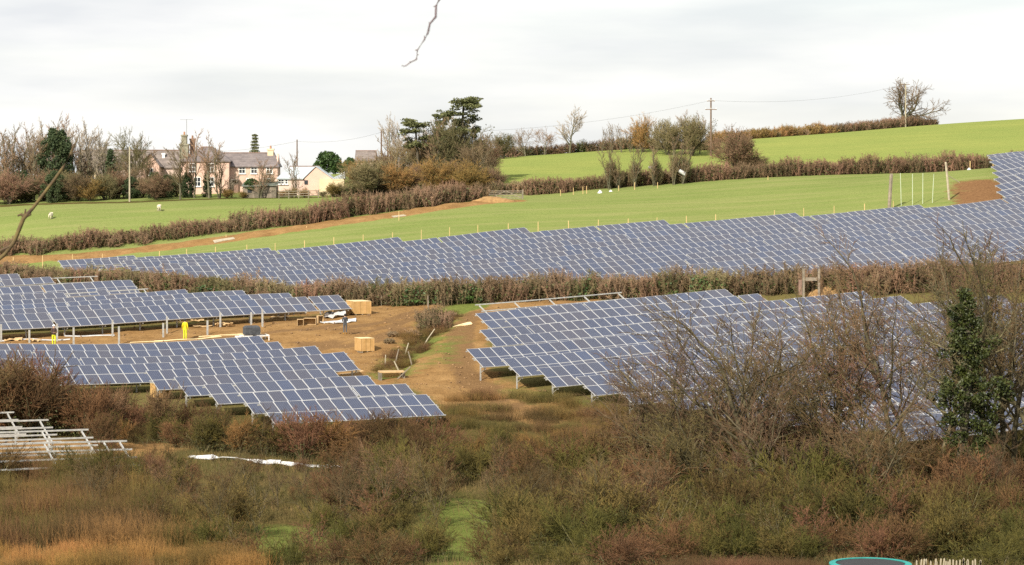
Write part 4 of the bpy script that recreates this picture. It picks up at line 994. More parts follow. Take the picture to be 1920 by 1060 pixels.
def sheep(label, px, py, rz):
    x, y, z = hit(px, py, 330)
    r = thing('sheep', label, 'sheep', (x, y, gz(x, y)), rz)
    V = [(0,0,.62),(.3,0,.64),(-.32,0,.62),(.5,0,.72),(.62,0,.62),(.74,0,.42),(.82,0,.30)]; E = [(0,1),(0,2),(1,3),(3,4),(4,5),(5,6)]; R = [.24,.23,.22,.14,.10,.085,.05]
    for sx, sy in ((.26,.13),(.26,-.13),(-.3,.13),(-.3,-.13)):
        i = len(V); back = sx < 0
        V += [(sx, sy, .46), (sx + (-.05 if back else .02), sy, .24), (sx, sy, 0.02)]; E += [(1 if sx > 0 else 2, i), (i, i+1), (i+1, i+2)]; R += [.10, .045, .035]
    i = len(V); V += [(-.52, 0, .58), (-.57, 0, .42)]; E += [(2, i), (i, i+1)]; R += [.07, .04]
    me = skinned(V, E, R); me.materials.append(m_wool); me.materials.append(m_face)
    for p in me.polygons:
        c = p.center; p.material_index = 1 if c.x > .66 or c.z < .3 else 0
    link('body', me, None, r)
    for s in (-1, 1): MB().tube([(.63, s*.07, .6), (.60, s*.2, .57)], [.035, .012], 5).build('ear', m_face, r)
sheep('white sheep grazing at the left of the green field', 95, 412, math.radians(80)); sheep('white sheep grazing near the middle of the sheep field', 298, 396, math.radians(-70))

# ------------------------------------------------------------------ people
m_skin = mat('skin', (0.50, 0.32, 0.23), None, 3, rough=.6)
m_hiy = mat('yellow_workwear', (0.75, 0.60, 0.02), (0.62, 0.47, 0.02), 4, rough=.7); m_hiv = mat('lime_workwear', (0.66, 0.72, 0.03), None, 4, rough=.7)
m_dkc = mat('dark_clothing', (0.075, 0.08, 0.09), (0.045, 0.048, 0.055), 4, rough=.9); m_brc = mat('dark_brown_jacket', (0.09, 0.06, 0.055), None, 4, rough=.9)
m_jean = mat('grey_trousers', (0.10, 0.11, 0.12), (0.065, 0.07, 0.08), 4, rough=.9); m_boot = mat('orange_boots', (0.55, 0.30, 0.05), None, 4, rough=.7); m_blk = mat('black_rubber', (0.03, 0.03, 0.032), None, 4, rough=.6)
def person(label, px, py, rz, H, top, legs, boots, hat, arms='down'):
    x, y, z = hit(px, py)
    r = thing('person', label, 'person', (x, y, gz(x, y)), rz); k = H / 1.75
    V = [(0,0,.95),(0,0,1.10),(0,.01,1.30),(0,0,1.44),(0,0,1.53),(0,-.02,1.64)]; E = [(0,1),(1,2),(2,3),(3,4),(4,5)]; R = [(.16,.11),(.145,.10),(.175,.115),(.13,.08),(.055,.06),(.085,.10)]
    V.append((0,-.01,1.72)); E.append((5,6)); R.append((.07,.085))
    for s in (-1, 1):
        i = len(V); st = .04 * s
        V += [(.10*s, 0, .90), (.105*s, -.02 - st*.4, .50), (.11*s, .02, .10), (.115*s, -.02, .045), (.12*s, -.16, .035)]; E += [(0,i),(i,i+1),(i+1,i+2),(i+2,i+3),(i+3,i+4)]; R += [.095, .065, .05, .05, .042]
        j = len(V)
        if arms == 'down': A = [(.19*s,0,1.42),(.25*s,.03,1.14),(.26*s,-.06,.90),(.26*s,-.09,.82)]
        else: A = [(.19*s,0,1.42),(.25*s,-.04,1.16),(.13*s,-.27,1.10),(.10*s,-.33,1.12)]
        V += A; E += [(3,j),(j,j+1),(j+1,j+2),(j+2,j+3)]; R += [.065, .052, .036, .04]
        h = len(V); b0 = np.array(A[-1]); dirn = unit(b0 - np.array(A[-2])); side = np.array([0, 1.0, 0]) if arms == 'down' else np.array([1.0, 0, 0])
        for q, (o, ln) in enumerate(((-.03,.075),(-.01,.085),(.012,.08),(.033,.065))):
            f0 = b0 + dirn * .05 + side * o; f1 = f0 + dirn * ln * .55 + np.array([-.012*s, 0, 0]); f2 = f1 + dirn * ln * .45 + np.array([-.02*s, 0, 0])
            n0 = len(V); V += [tuple(f0), tuple(f1), tuple(f2)]; E += [(h-1, n0), (n0, n0+1), (n0+1, n0+2)]; R += [.011, .0095, .008]
        n0 = len(V); t0 = b0 - side * .035 + dirn * .01; V += [tuple(t0), tuple(t0 - side*.02 + dirn*.045)]; E += [(h-1, n0), (n0, n0+1)]; R += [.012, .009]
    V = [tuple(np.array(v) * k) for v in V]; R = [tuple(np.array(q if hasattr(q, '__len__') else (q, q)) * k) for q in R]
    me = skinned(V, E, R)
    for m in (top, legs, boots, m_skin): me.materials.append(m)
    for p in me.polygons:
        c = p.center / k
        hand = (abs(c.x) > .2 and c.z < .86 and arms == 'down') or (arms != 'down' and c.y < -.29)
        p.material_index = 3 if (c.z > 1.50 or hand) else 0 if (c.z > .93 or (abs(c.x) > .19 and c.z > .6)) else 1 if c.z > .14 else 2
    link('body', me, None, r)
    for s in (-1, 1):
        MB().tube([(.03*s*k, -.105*k, 1.655*k), (.03*s*k, -.118*k, 1.655*k)], .012*k, 6).build('eye', m_blk, r); MB().tube([(.088*s*k, 0, 1.62*k), (.1*s*k, .01, 1.67*k)], .018*k, 5).build('ear', m_skin, r)
    MB().tube([(0, -.105*k, 1.66*k), (0, -.13*k, 1.625*k)], [.01*k, .017*k], 5).build('nose', m_skin, r); MB().bar((-.025*k, -.108*k, 1.59*k), (.025*k, -.108*k, 1.59*k), .012).build('mouth', m_boot, r)
    if hat[0] == 'helmet':
        pts = [(0,0,1.66*k), (0,0,1.70*k), (0,0,1.76*k), (0,0,1.80*k)]; MB().tube(pts, [.135*k, .122*k, .10*k, .04*k], 12).build('hard_hat', hat[1], r, smooth=True)
    else: MB().tube([(0,.025*k,1.60*k), (0,.02*k,1.70*k), (0,.01*k,1.77*k), (0,.0,1.79*k)], [.092*k, .106*k, .085*k, .03*k], 10).build('hair', hat[1], r, smooth=True)
person('worker in a full yellow suit standing between the two left solar blocks', 347, 638, math.radians(160), 1.78, m_hiy, m_hiv, m_hiy, ('hair', m_blk))
person('worker with dark jacket, yellow trousers and white hard hat at far left', 101, 650, math.radians(30), 1.75, m_brc, m_hiv, m_blk, ('helmet', m_white), 'fwd')
person('worker in dark grey clothes and orange boots near the crates', 647, 628, math.radians(200), 1.72, m_dkc, m_jean, m_boot, ('hair', m_blk), 'fwd')

# ------------------------------------------------------------------ crates, boxes, boards
m_ply = mat('plywood', (0.50, 0.31, 0.13), (0.40, 0.24, 0.09), 2.5, rough=.8, rnd=.1); m_plyt = mat('pale_plywood', (0.72, 0.58, 0.34), (0.62, 0.48, 0.26), 2.5, rough=.8); m_card = mat('cardboard', (0.52, 0.36, 0.19), (0.42, 0.28, 0.14), 3, rough=.9)
m_foil = mat('white_plastic', (0.66, 0.66, 0.66), (0.45, 0.46, 0.47), 2, rough=.35, spec=.5)
def crate(label, px, py, sx, sy, h, rz, dmin=100):
    x, y, z = hit(px, py, dmin); t = thing('wooden_crate', label, 'crate', (x, y, gz(x, y)), rz)
    MB().box(-sx/2, sx/2, -sy/2, sy/2, .08, h - .03).build('side', m_ply, t); MB().box(-sx/2-.02, sx/2+.02, -sy/2-.02, sy/2+.02, h - .028, h).build('lid', m_plyt, t)
    for u in (-.5, -.17, .17, .5):
        MB().box(u*sx-.05 if abs(u) < .5 else u*sx-.03, u*sx+.05 if abs(u) < .5 else u*sx+.03, -sy/2-.025, -sy/2-.002, .08, h-.04).build('batten', m_ply, t)
    for u in (-.4, 0, .4): MB().box(u*sx-.06, u*sx+.06, -sy/2, sy/2, -.05, .078).build('skid', m_wood, t)
crate('wooden crate standing alone on the bare ground right of the workers', 683, 659, 1.15, 1.5, 1.15, math.radians(24)); crate('bigger wooden crate behind the end of the solar row', 672, 590, 1.6, 2.4, 1.25, math.radians(22), 236)
crate('wooden crate half hidden under the right end of the solar row', 645, 590, 1.5, 2.0, 1.0, math.radians(24), 236)
crate('wooden crate under the near left solar block', 300, 748, 1.1, 1.0, 1.1, math.radians(30), 160)
def boxo(label, px, py, sx, sy, h, rz, m=m_card, dmin=100):
    """open cardboard box lying on its side: four walls and a back"""
    x, y, z = hit(px, py, dmin); t = thing('cardboard_box', label, 'box', (x, y, gz(x, y)), rz)
    for a in ((-sx/2, -sx/2+.03, -sy/2, sy/2, 0, h), (sx/2-.03, sx/2, -sy/2, sy/2, 0, h), (-sx/2+.03, sx/2-.03, -sy/2, sy/2, 0, .03), (-sx/2+.03, sx/2-.03, -sy/2, sy/2, h-.03, h), (-sx/2+.03, sx/2-.03, sy/2-.03, sy/2, .03, h-.03)):
        MB().box(*a).build('wall', m, t)
boxo('smaller open cardboard box left of the white sheets', 563, 612, .55, .7, .6, .1); boxo('wider open cardboard box left of the white sheets', 582, 610, 1.1, .7, .6, -.1); boxo('cardboard box at the left end of the white sheets', 600, 606, .5, .6, .7, .3)
def slab(name, label, cat, px, py, sx, sy, h, rz, m, dz=0.0, tilt=0.0, bend=.0, dmin=100, group=None):
    """crumpled or bent sheet with real thickness lying on the ground"""
    x, y, z = hit(px, py, dmin); n, k = 8, 3; v = []; g = random.Random(int(px * 7 + py))
    for top in (1, 0):
        for j in range(k + 1):
            for i in range(n + 1):
                u = -sx/2 + sx*i/n; w = -sy/2 + sy*j/k; cx_, sn_ = math.cos(rz), math.sin(rz)
                if top: g_ = g.uniform(0, bend)
                X = u*cx_ - w*sn_; Y = u*sn_ + w*cx_
                b_ = (v[len(v) - (k+1)*(n+1)][2] - h) if not top else gz(x + X, y + Y) - gz(x, y) + g.uniform(0, bend) + dz + u * tilt + h
                v.append((X, Y, b_))
    f = []
    o = (k+1)*(n+1)
    for j in range(k):
        for i in range(n):
            a = j*(n+1)+i; f += [(a, a+1, a+n+2, a+n+1), (o+a+n+1, o+a+n+2, o+a+1, o+a)]
    for i in range(n): f += [(i+1, i, o+i, o+i+1), (k*(n+1)+i, k*(n+1)+i+1, o+k*(n+1)+i+1, o+k*(n+1)+i)]
    for j in range(k): f += [(j*(n+1), (j+1)*(n+1), o+(j+1)*(n+1), o+j*(n+1)), ((j+1)*(n+1)+n, j*(n+1)+n, o+j*(n+1)+n, o+(j+1)*(n+1)+n)]
    ob_ = MB().add(v, f).build(name, m, None, (x, y, gz(x, y) + .01)); tag(ob_, label, cat, group); return ob_
slab('plastic_sheet', 'long white plastic sheet lying beside the cardboard boxes', 'sheet', 634, 604, 3.2, 1.2, .06, .05, m_foil, bend=.12)
slab('plastic_sheet', 'crumpled white wrapping heaped on the long white sheet', 'sheet', 628, 597, 1.9, .8, .3, .15, m_foil, bend=.3)
slab('board', 'long white board strip lying before the middle left solar block', 'board', 60, 639, 6.5, .3, .07, .10, m_foil); slab('board', 'white board strip continuing to the right along the solar row', 'board', 168, 630, 4.3, .3, .07, .14, m_foil)
slab('cardboard_sheet', 'flattened cardboard at the left end of the white strip', 'cardboard', 25, 640, 1.5, .6, .05, .1, m_card, bend=.2); slab('cardboard_sheet', 'flattened cardboard right of the one at the white strip end', 'cardboard', 62, 641, 1.2, .5, .05, .0, m_card, bend=.15)
slab('cardboard_sheet', 'flat cardboard lying right of the yellow worker', 'cardboard', 380, 614, 1.7, .6, .05, .05, m_card, bend=.1); slab('cardboard_sheet', 'folded cardboard pieces beside the steel post', 'cardboard', 420, 613, 1.6, .6, .05, .1, m_card, bend=.35)
slab('cardboard_sheet', 'cardboard in the shade under the middle left solar block', 'cardboard', 370, 604, 1.2, .6, .05, .1, m_card, bend=.15); slab('cardboard_sheet', 'cardboard farther right in the shade under the solar row', 'cardboard', 525, 596, 1.6, .6, .05, .1, m_card, bend=.15)
slab('plywood_board', 'yellow plywood board lying left of the right solar block', 'board', 866, 608, 1.7, .9, .05, .2, m_plyt, tilt=.02); slab('plywood_board', 'orange board under the edge of the near left block', 'board', 660, 701, 1.7, .7, .04, .3, m_card)
slab('board', 'pale board lying on the left of the earth strip', 'board', 420, 452, 2.6, 1.0, .08, .35, m_polep, dmin=322); slab('board', 'small pale board on the earth strip nearer the gate', 'board', 748, 407, 1.7, .8, .08, .45, m_polep, dmin=322)
for i, (px, py, ln) in enumerate(((330,640,8.0), (390,634,9.5), (430,630,5.5))):
    x, y, z = hit(px, py); pts = []
    for k in range(9):
        u = (k / 8 - .5) * ln; X, Y = x + u*.93, y + u*.36 + .25*math.sin(k*1.1+i); pts.append((X-x, Y-y, gz(X, Y) - gz(x, y) + .05))
    o = MB().tube(pts, .05, 6).build('cable_duct', m_plyt, None, (x, y, gz(x, y))); tag(o, 'pale yellow plastic duct snaking over the ground, %s from the left' % ORD[i+1], 'pipe')
# the dark generator on its white trailer frame
x, y, z = hit(474, 640); gn = thing('generator', 'dark generator on a white trailer frame behind the near block', 'generator', (x, y, gz(x, y)), math.radians(20))
MB().box(-.75, .55, -.5, .5, .55, 1.15).add([(-.75,-.5,1.15),(.55,-.5,1.15),(.55,.5,1.15),(-.75,.5,1.15),(-.6,-.38,1.3),(.42,-.38,1.3),(.42,.38,1.3),(-.6,.38,1.3)], [(4,5,6,7),(0,1,5,4),(1,2,6,5),(2,3,7,6),(3,0,4,7)]).build('housing', m_dkc, gn)
fr = MB()
for yy in (-.62, .62): fr.bar((-1.0, yy, .45), (1.3, yy, .45), .07).bar((1.25, yy, .0), (1.25, yy, .5), .07).bar((-.9, yy, .0), (-.9, yy, .5), .07)
fr.bar((1.25, -.62, .5), (1.25, .62, .5), .07).bar((-.95, -.62, .45), (-.95, .62, .45), .07); fr.build('trailer_frame', m_white, gn)
for s in (-.66, .66): MB().tube([(0, s-.07, .27), (0, s+.07, .27)], .27, 14).build('wheel', m_blk, gn)
MB().box(-1.5, -1.05, -.25, .25, .05, .45).build('white_tank', m_white, gn)
# steel posts driven in for the next rows
for px, py, top in ((2,641,608),(55,644,620),(107,640,607),(138,646,614),(211,632,600),(223,646,612),(306,632,606),(313,624,594),(389,627,601),(413,614,586),(471,610,593),(492,613,580),(573,588,578)):
    x, y, z = hit(px, py); H = max(1.1, -(top - CY) / F * y - gz(x, y)); o = MB().box(-.07, .07, -.06, -.045, -.3, H).box(-.07, -.055, -.045, .06, -.3, H).box(.055, .07, -.045, .06, -.3, H).build('steel_post', m_zinc, None, (x, y, gz(x, y)), (0, 0, .4)); tag(o, 'upright galvanised steel post driven in for a new row by the workers', 'post', 'steel posts for the next solar rows')
for px, py in ((315, 549), (715, 575), (802, 575), (674, 572)): x, y, z = hit(px, py, 230); o = MB().tube([(0,0,-.2),(0.03,0,1.0)], .045, 6).build('fence_stake', m_wood, None, (x, y, gz(x, y))); tag(o, 'short wooden stake before the middle hedge', 'post', 'stakes before the middle hedge')
# remains of the grubbed-up hedge: stakes, timbers, root balls
for i, (px, py, ln, a, b_) in enumerate(((722,682,1.0,.05,.0),(740,676,1.3,.25,.1),(757,664,1.3,.3,.1),(773,680,1.1,-.3,.1),(752,696,1.1,-.5,.2),(828,596,.9,-.12,.1),(790,640,1.6,.7,.2),(803,580,.9,.0,.0))):
    x, y, z = hit(px, py); o = MB().tube([(0,0,-.15),(a*ln*.5,b_*.5,ln*.5),(a*ln,b_,ln)], [.06,.055,.045], 6).build('old_stake', m_wood if i % 2 else m_polep, None, (x, y, gz(x, y))); tag(o, 'old leaning fence stake in the grassy ditch, %s of those left of the right block' % ORD[i+1], 'post')
x, y, z = hit(735, 712); tr_ = thing('timber_culvert', 'small plank bridge with a dark opening at the ditch end', 'bridge', (x, y, gz(x, y)), .2)
MB().box(-1.0, .9, -.6, .5, .45, .55).build('deck', m_card, tr_); MB().box(-1.0, -.85, -.6, .5, -.3, .448).build('side', m_wood, tr_); MB().box(.75, .9, -.6, .5, -.3, .448).build('side', m_wood, tr_); MB().bar((.2,-.75,-.1), (1.3,-.7,.9), .08).build('prop', m_wood, tr_)
g_ = np.random.default_rng(77)
for i, (px, py, s, lab) in enumerate(((738,632,.55,'grubbed-up root ball lying on the bare ground'),(775,628,.75,'heap of torn roots and brush beside the ditch'),(800,612,1.0,'tangle of uprooted brush at the ditch head'),(848,590,.6,'earth clod with roots near the plywood board'),(730,645,.5,'small brown root heap left of the ditch'))):
    x, y, z = hit(px, py); S = Sticks(); n = 420
    A = ball(g_, n, (0,0,.35*s), (.9*s,.7*s,.4*s)); D_ = g_.normal(0, 1, (n,3)); S.extend(A, A + D_*.28*s, [.03]*n, [0.0]*n); me = S.mesh('root_heap', 4, leaves(g_, ball(g_, 160, (0,0,.25*s), (.8*s,.6*s,.3*s)), .14)); me.materials.append(m_brown); me.materials.append(m_dead)
    tag(link('root_heap', me, None, None, (x, y, gz(x, y))), lab, 'brush heap')
for i, (px, top, k) in enumerate(((805,560,1.0),(835,562,.8),(790,600,.6),(815,590,.8))):
    x, y, z = hit(px, 615 - i*6); me, h0 = HB['brown'][i % 3]; H = 2.2*k; o = link('leftover_bush', me, None, None, (x, y, gz(x, y)), (0,0,i*1.3), (k*.8, k*.8, H/h0)); tag(o, 'leftover hedge bush at the head of the ditch, %s' % ('tallest', 'on its right', 'low on its left', 'in front')[i], 'bush')
# mounds of sandy soil, white bags, bits by the far hedge
m_sand = mat('sandy_soil', (0.33, 0.20, 0.085), (0.22, 0.13, 0.055), 2.2, rough=1.0, bump=.6)
def mound(label, p, sx, sy, h, m=m_sand, name='soil_heap', cat='heap', dz=0.0):
    n, k = 18, 7; v = [(0, 0, h)]; f = []; g = random.Random(int(p[0]*10)); x, y = p[0], p[1]
    for j in range(1, k+1):
        for i in range(n):
            a = 2*math.pi*i/n; r = j/k * g.uniform(.85, 1.12); X, Y = sx*r*math.cos(a), sy*r*math.sin(a); v.append((X, Y, h*math.cos(min(1, j/k)*math.pi/2)**1.1*g.uniform(.85,1.1) + (gz(x+X, y+Y)-gz(x, y)) - (.12 if j == k else 0) + dz))
    for i in range(n): f.append((0, 1+i, 1+(i+1) % n))
    for j in range(k-1):
        for i in range(n): f.append((1+j*n+i, 1+(j+1)*n+i, 1+(j+1)*n+(i+1) % n, 1+j*n+(i+1) % n))
    o = MB().add(v, f).build(name, m, None, (x, y, gz(x, y)), smooth=True); tag(o, label, cat); return o
mound('orange soil heap at the gap in the middle hedge', G(1555, 243), 2.6, 1.3, .8); mound('sandy soil heap below the far solar rows on the right', G(1630, 246), 2.0, 1.2, 1.7); mound('small sandy heap just right of the larger one', G(1672, 246), 1.0, .8, 1.4)
mound('yellow soil heap behind the bare racks at the lower left', G(18, 166), 1.3, .8, .9)
mound('low earth mound at the field gate', G(925, 350), 3.0, 1.2, .55)
for lab, p, s in (('white bag lying at the foot of the field hedge', G(1125, 361), (.36,.3,.42)), ('smaller white bag right of the first at the hedge', G(1145, 362), (.28,.25,.25)), ('white bag in front of the tall stake on the right', G(1817, 360), (.3,.25,.28))): mound(lab, p, s[0], s[1], s[2], m_foil, 'white_bag', 'bag')
x, y, z = G(1280, 366); o = MB().tube([(-.5,0,.5),(.5,.1,-.05)], [.27,.27], 12).build('white_drum', m_foil, None, (x, y, gz(x, y) + 1.35)); 
tag(o, 'white plastic drum lying tilted on the field hedge', 'drum')
x, y, z = G(1220, 369); o = MB().box(-.3,.3,-.2,.2,0,.32).build('white_box', m_foil, None, (x, y, gz(x, y) + 2.25)); tag(o, 'small white box resting on top of the field hedge', 'box')
# yellow digger part in the hedge gap
x, y, z = G(1521, 242); dg_ = thing('timber_gateway', 'dark timber posts with an orange board in the middle hedge gap', 'gateway', (x, y, gz(x, y)))
for u in (-.7, .7): MB().box(u-.1, u+.1, -.1, .1, -.2, 2.6).build('post', m_wood, dg_)
MB().box(-.53, .53, -.05, .05, 1.5, 1.8).build('board', m_wood, dg_); MB().box(-1.15, -.85, -.05, .02, .2, 1.6).build('side_board', m_brickc, dg_)
# clods and stones on the dug ground
g_ = np.random.default_rng(55); n = 26000; dd_ = g_.uniform(196, 262, n); X = (g_.uniform(-60, 1200, n) - CX) / F * dd_
jj = np.clip(np.searchsorted(gy, dd_) - 1, 0, ny - 2); ii = np.clip(np.searchsorted(gx, X) - 1, 0, nx - 2); kp = (z_soil[jj, ii] > .5) & (g_.uniform(0, 1, n) < .3)
A = np.stack([X, dd_, GZ[jj, ii]], 1)[kp]; k = len(A); r_ = (g_.uniform(.03, .14, (k, 1)) ** 1.0) * g_.uniform(.4, 1.3, (k, 1))
oct_ = np.array([(1,0,0),(0,1,0),(-1,0,0),(0,-1,0),(0,0,.8),(0,0,-.6)]); V = (A[:, None] + oct_[None] * r_[:, None] * g_.uniform(.6, 1.4, (k, 6, 3))).reshape(-1, 3)
T_ = np.array([(0,1,4),(1,2,4),(2,3,4),(3,0,4),(1,0,5),(2,1,5),(3,2,5),(0,3,5)]); T_ = (np.arange(k)[:, None, None] * 6 + T_[None]).reshape(-1, 3)
me = mesh_np('soil_clods', V, T_); me.materials.append(mat('clods', (0.30, 0.18, 0.085), (0.13, 0.08, 0.045), .8, rough=1.0)); tag(link('soil_clods', me), 'loose clods and stones strewn over the dug ground', 'clods', kind='stuff')
# white film over a seed bed seen through the thicket
slab('plastic_sheet', 'long strip of white film on the ground seen through the thicket', 'sheet', 440, 868, 5.5, .5, .05, -.12, m_foil, bend=.25); slab('plastic_sheet', 'white film strip continuing to the right in the thicket', 'sheet', 580, 878, 4.2, .5, .05, -.08, m_foil, bend=.2)
# ------------------------------------------------------------------ near thicket
sp_shrub = spec(4, 2.2, 0.042, (6, 6, 5), (0.62, 0.55, 0.5), (34, 38, 40), (0.2, 0.15, 0.1), (5, 3, 2, 1), (0.10, 0.14, 0.16, 0.12), (0.05, 0.05, 0.04, 0.02), conic=0.2, rmin=0.0115, taper=0.5)
sp_shrub2 = spec(4, 2.4, 0.05, (7, 6, 5), (0.7, 0.5, 0.5), (48, 45, 45), (0.15, 0.15, 0.1), (6, 4, 2, 1), (0.16, 0.2, 0.2, 0.15), (0.02, 0.02, 0.02, 0.0), conic=0.1, rmin=0.012, taper=0.5)
sp_tree = spec(5, 3.6, 0.17, (9, 7, 6, 6), (0.95, 0.55, 0.5, 0.45), (36, 40, 42, 42), (0.15, 0.25, 0.15, 0.1), (6, 6, 4, 2, 1), (0.14, 0.15, 0.18, 0.18, 0.12), (0.03, 0.06, 0.04, 0.02, 0.0), conic=0.15, rmin=0.009, rr=0.5)
sp_tall = spec(5, 6.5, 0.16, (12, 7, 6, 5), (0.55, 0.5, 0.5, 0.45), (40, 42, 42, 42), (0.3, 0.2, 0.15, 0.1), (9, 5, 3, 2, 1), (0.08, 0.15, 0.18, 0.18, 0.12), (0.02, 0.06, 0.05, 0.03, 0.0), conic=0.3, rmin=0.0095, rr=0.5)
m_lich = mat('lichened_limbs', (0.19, 0.165, 0.085), (0.065, 0.057, 0.03), 2.0, rough=0.95, rnd=0.25)
def some_leaf(sz, n, k, low=0.0):
    def f(g, tips):
        C = tips[g.integers(0, len(tips), n)] + g.normal(0, k, (n, 3))
        if low: C[:, 2] *= g.uniform(0.1, low, n)
        return leaves(g, C, sz)
    return f
m_limb = mat('dark_limbs', (0.12, 0.10, 0.055), (0.05, 0.042, 0.024), 2.0, rough=0.95, rnd=0.25)
nw = dict(rough=0.9, spec=0.15, scale=1.3, rnd=0.34)
t_brown = mat('tree_twigs_brown', (0.185, 0.12, 0.058), (0.085, 0.056, 0.03), **nw); t_red = mat('tree_twigs_russet', (0.195, 0.115, 0.07), (0.09, 0.055, 0.036), **nw); t_olive = mat('tree_twigs_olive', (0.165, 0.13, 0.05), (0.075, 0.062, 0.026), **nw)
n_brown = mat('near_twigs_brown', (0.145, 0.085, 0.035), (0.06, 0.037, 0.016), **nw); n_olive = mat('near_twigs_olive', (0.135, 0.105, 0.03), (0.055, 0.046, 0.015), **nw)  # near twig copies darkened: shade over the foreground is put into their colour
n_red = mat('near_twigs_russet', (0.16, 0.085, 0.042), (0.07, 0.039, 0.021), **nw); n_moss = mat('near_twigs_mossy', (0.12, 0.105, 0.026), (0.046, 0.045, 0.013), **nw); n_ochre = mat('near_twigs_ochre', (0.20, 0.12, 0.038), (0.10, 0.064, 0.022), **nw)
def withy(seed, m):
    g = np.random.default_rng(seed); S = Sticks(); n = 420
    A = np.stack([g.normal(0, .75, n), g.normal(0, .75, n), np.full(n, -.1)], 1); D = np.stack([g.normal(0, .13, n), g.normal(0, .13, n), np.ones(n)], 1); H = g.uniform(.9, 2.3, (n, 1))
    M_ = A + D * H * .5; T = M_ + (D + g.normal(0, .1, (n, 3)) * [1, 1, 0]) * H * .5
    S.extend(A, M_, [.009]*n, [.007]*n); S.extend(M_, T, [.007]*n, [0.0]*n)
    i = g.integers(0, n, 1600); u = g.uniform(.2, .95, (1600, 1)); B = A[i]*(1-u) + T[i]*u; S.extend(B, B + np.stack([g.normal(0, .12, 1600), g.normal(0, .12, 1600), g.uniform(.1, .4, 1600)], 1), [.006]*1600, [0.0]*1600)
    me = S.mesh('wands', 3); me.materials.append(m); return me, 2.3
WITHY = [withy(1, n_olive), withy(2, n_ochre), withy(3, mat('rust_grass', (0.33, 0.175, 0.05), (0.19, 0.10, 0.03), 1.3, rough=.9, rnd=.3)), withy(4, n_brown)]
FAR['near_shrub'] = [bare_tree(201 + i, sp_shrub, 3.4, (m_lich, (n_brown, n_olive, n_red, n_ochre, n_moss, t_brown)[i], m_bramble), stems=10, lean=0.35, n_trunk=1, leafy=some_leaf(0.05, 500, 0.1, 0.7)) for i in range(6)]
sp_sap = spec(4, 3.0, 0.055, (7, 6, 6), (0.6, 0.5, 0.5), (38, 42, 45), (0.12, 0.2, 0.1), (7, 4, 3, 1), (0.12, 0.18, 0.2, 0.14), (0.05, 0.05, 0.03, 0.0), conic=0.25, rmin=0.0125, taper=0.35, rr=0.55)
FAR['near_sapling'] = [bare_tree(281 + i, sp_sap, 4.5, ((m_lich, m_lich, m_limb, m_lich)[i], (n_brown, n_moss, n_red, n_olive)[i]), stems=(3, 2, 4, 2)[i], lean=0.3, n_trunk=2) for i in range(4)]
FAR['near_spread'] = [bare_tree(221 + i, sp_shrub2, 3.4, (m_lich, (n_brown, n_moss, n_red)[i], m_ivy), stems=8, lean=0.5, n_trunk=1, leafy=some_leaf(0.05, 700, 0.1, 0.5)) for i in range(3)]
FAR['near_tree'] = [bare_tree(241 + i, sp_tree, 9, (m_limb, (t_brown, t_red, t_olive)[i]), stems=1, lean=0.16, n_trunk=3) for i in range(3)]
FAR['near_tall'] = [bare_tree(261 + i, sp_tall, 13, (m_limb, (t_brown, t_olive, t_red)[i]), stems=1, lean=0.1, n_trunk=3) for i in range(3)]
def single(me, h0, name, label, cat, px, d, py_top, wide, group):
    x, y, z = G(px, d); z = gz(x, y); H = -(py_top - CY) / F * d - z; k = max(.2, H / h0)
    o = link(name, me, None, None, (x, y, z), (0, 0, random.uniform(0, 6.28)), (k * wide, k * wide, k)); tag(o, label, cat, group); return o
RN = random.Random(21)
def belt(d, step, tops, kinds, label, group, skip=(), lo=-50, hi=1970, jit=14, wide=(.95, 1.35)):
    px = lo
    while px < hi:
        if not any(a < px < b for a, b in skip):
            t = np.interp(px, [a for a, b in tops], [b for a, b in tops]) - 18 + RN.uniform(-jit, jit) * 1.6; k, v = RN.choice(kinds)
            put(k, px, d + RN.uniform(-3.5, 3.5), t, label, var=v, wide=RN.uniform(*wide), name='bare_shrub', cat='shrub', group=group, rz=RN.uniform(0, 6.28))
        px += step * RN.uniform(.7, 1.3)
NS = lambda *v: [('near_shrub', i) for i in v]
SAP = [('near_sapling', i) for i in range(4)] * 2
SPR = [('near_spread', 0), ('near_spread', 1), ('near_spread', 2)]
belt(168, 21, ((-40,684),(55,698),(100,732),(200,752),(300,758),(400,776),(440,790)), NS(0, 2, 5, 0, 3), 'reddish-brown shrub in the belt under the near left solar block', 'shrub belt under the near left block', hi=440)
belt(162, 24, ((180,800),(300,800),(400,790),(500,794),(700,792),(850,800),(930,826),(1040,836),(1120,812),(1240,790)), NS(0, 1, 2, 3, 1) + SAP[:4], 'brown shrub in the strip right below the near left solar block', 'shrubs below the near left block', lo=190, hi=1240, jit=12)
belt(152, 27, ((180,840),(350,850),(380,872),(600,868),(640,840),(700,830),(930,838),(1120,828),(1240,800),(1500,810),(1970,830)), NS(0, 1, 2, 4) + SPR + SAP, 'bare shrub in the upper middle of the foreground thicket', 'upper thicket shrubs', lo=200, jit=14, skip=((405, 450),))
belt(140, 34, ((-50,840),(200,870),(350,880),(380,905),(600,905),(650,880),(700,870),(930,880),(1240,850),(1970,870)), NS(0, 1, 4, 2) + SAP, 'olive-brown shrub in the middle of the foreground thicket', 'middle thicket shrubs', lo=180, skip=((848, 905),))
belt(129, 38, ((-50,910),(400,930),(700,936),(930,925),(1240,890),(1970,900)), NS(1, 4, 0, 1) + SAP, 'mossy shrub low in the foreground thicket', 'lower thicket shrubs', lo=260, skip=((828, 915), (520, 560)))
belt(120, 40, ((300,985),(600,980),(930,975),(1240,950),(1970,950)), NS(1, 4, 1) + SAP, 'dark mossy shrub at the bottom of the picture', 'bottom thicket shrubs', lo=400, skip=((836, 905), (1540, 1730)))
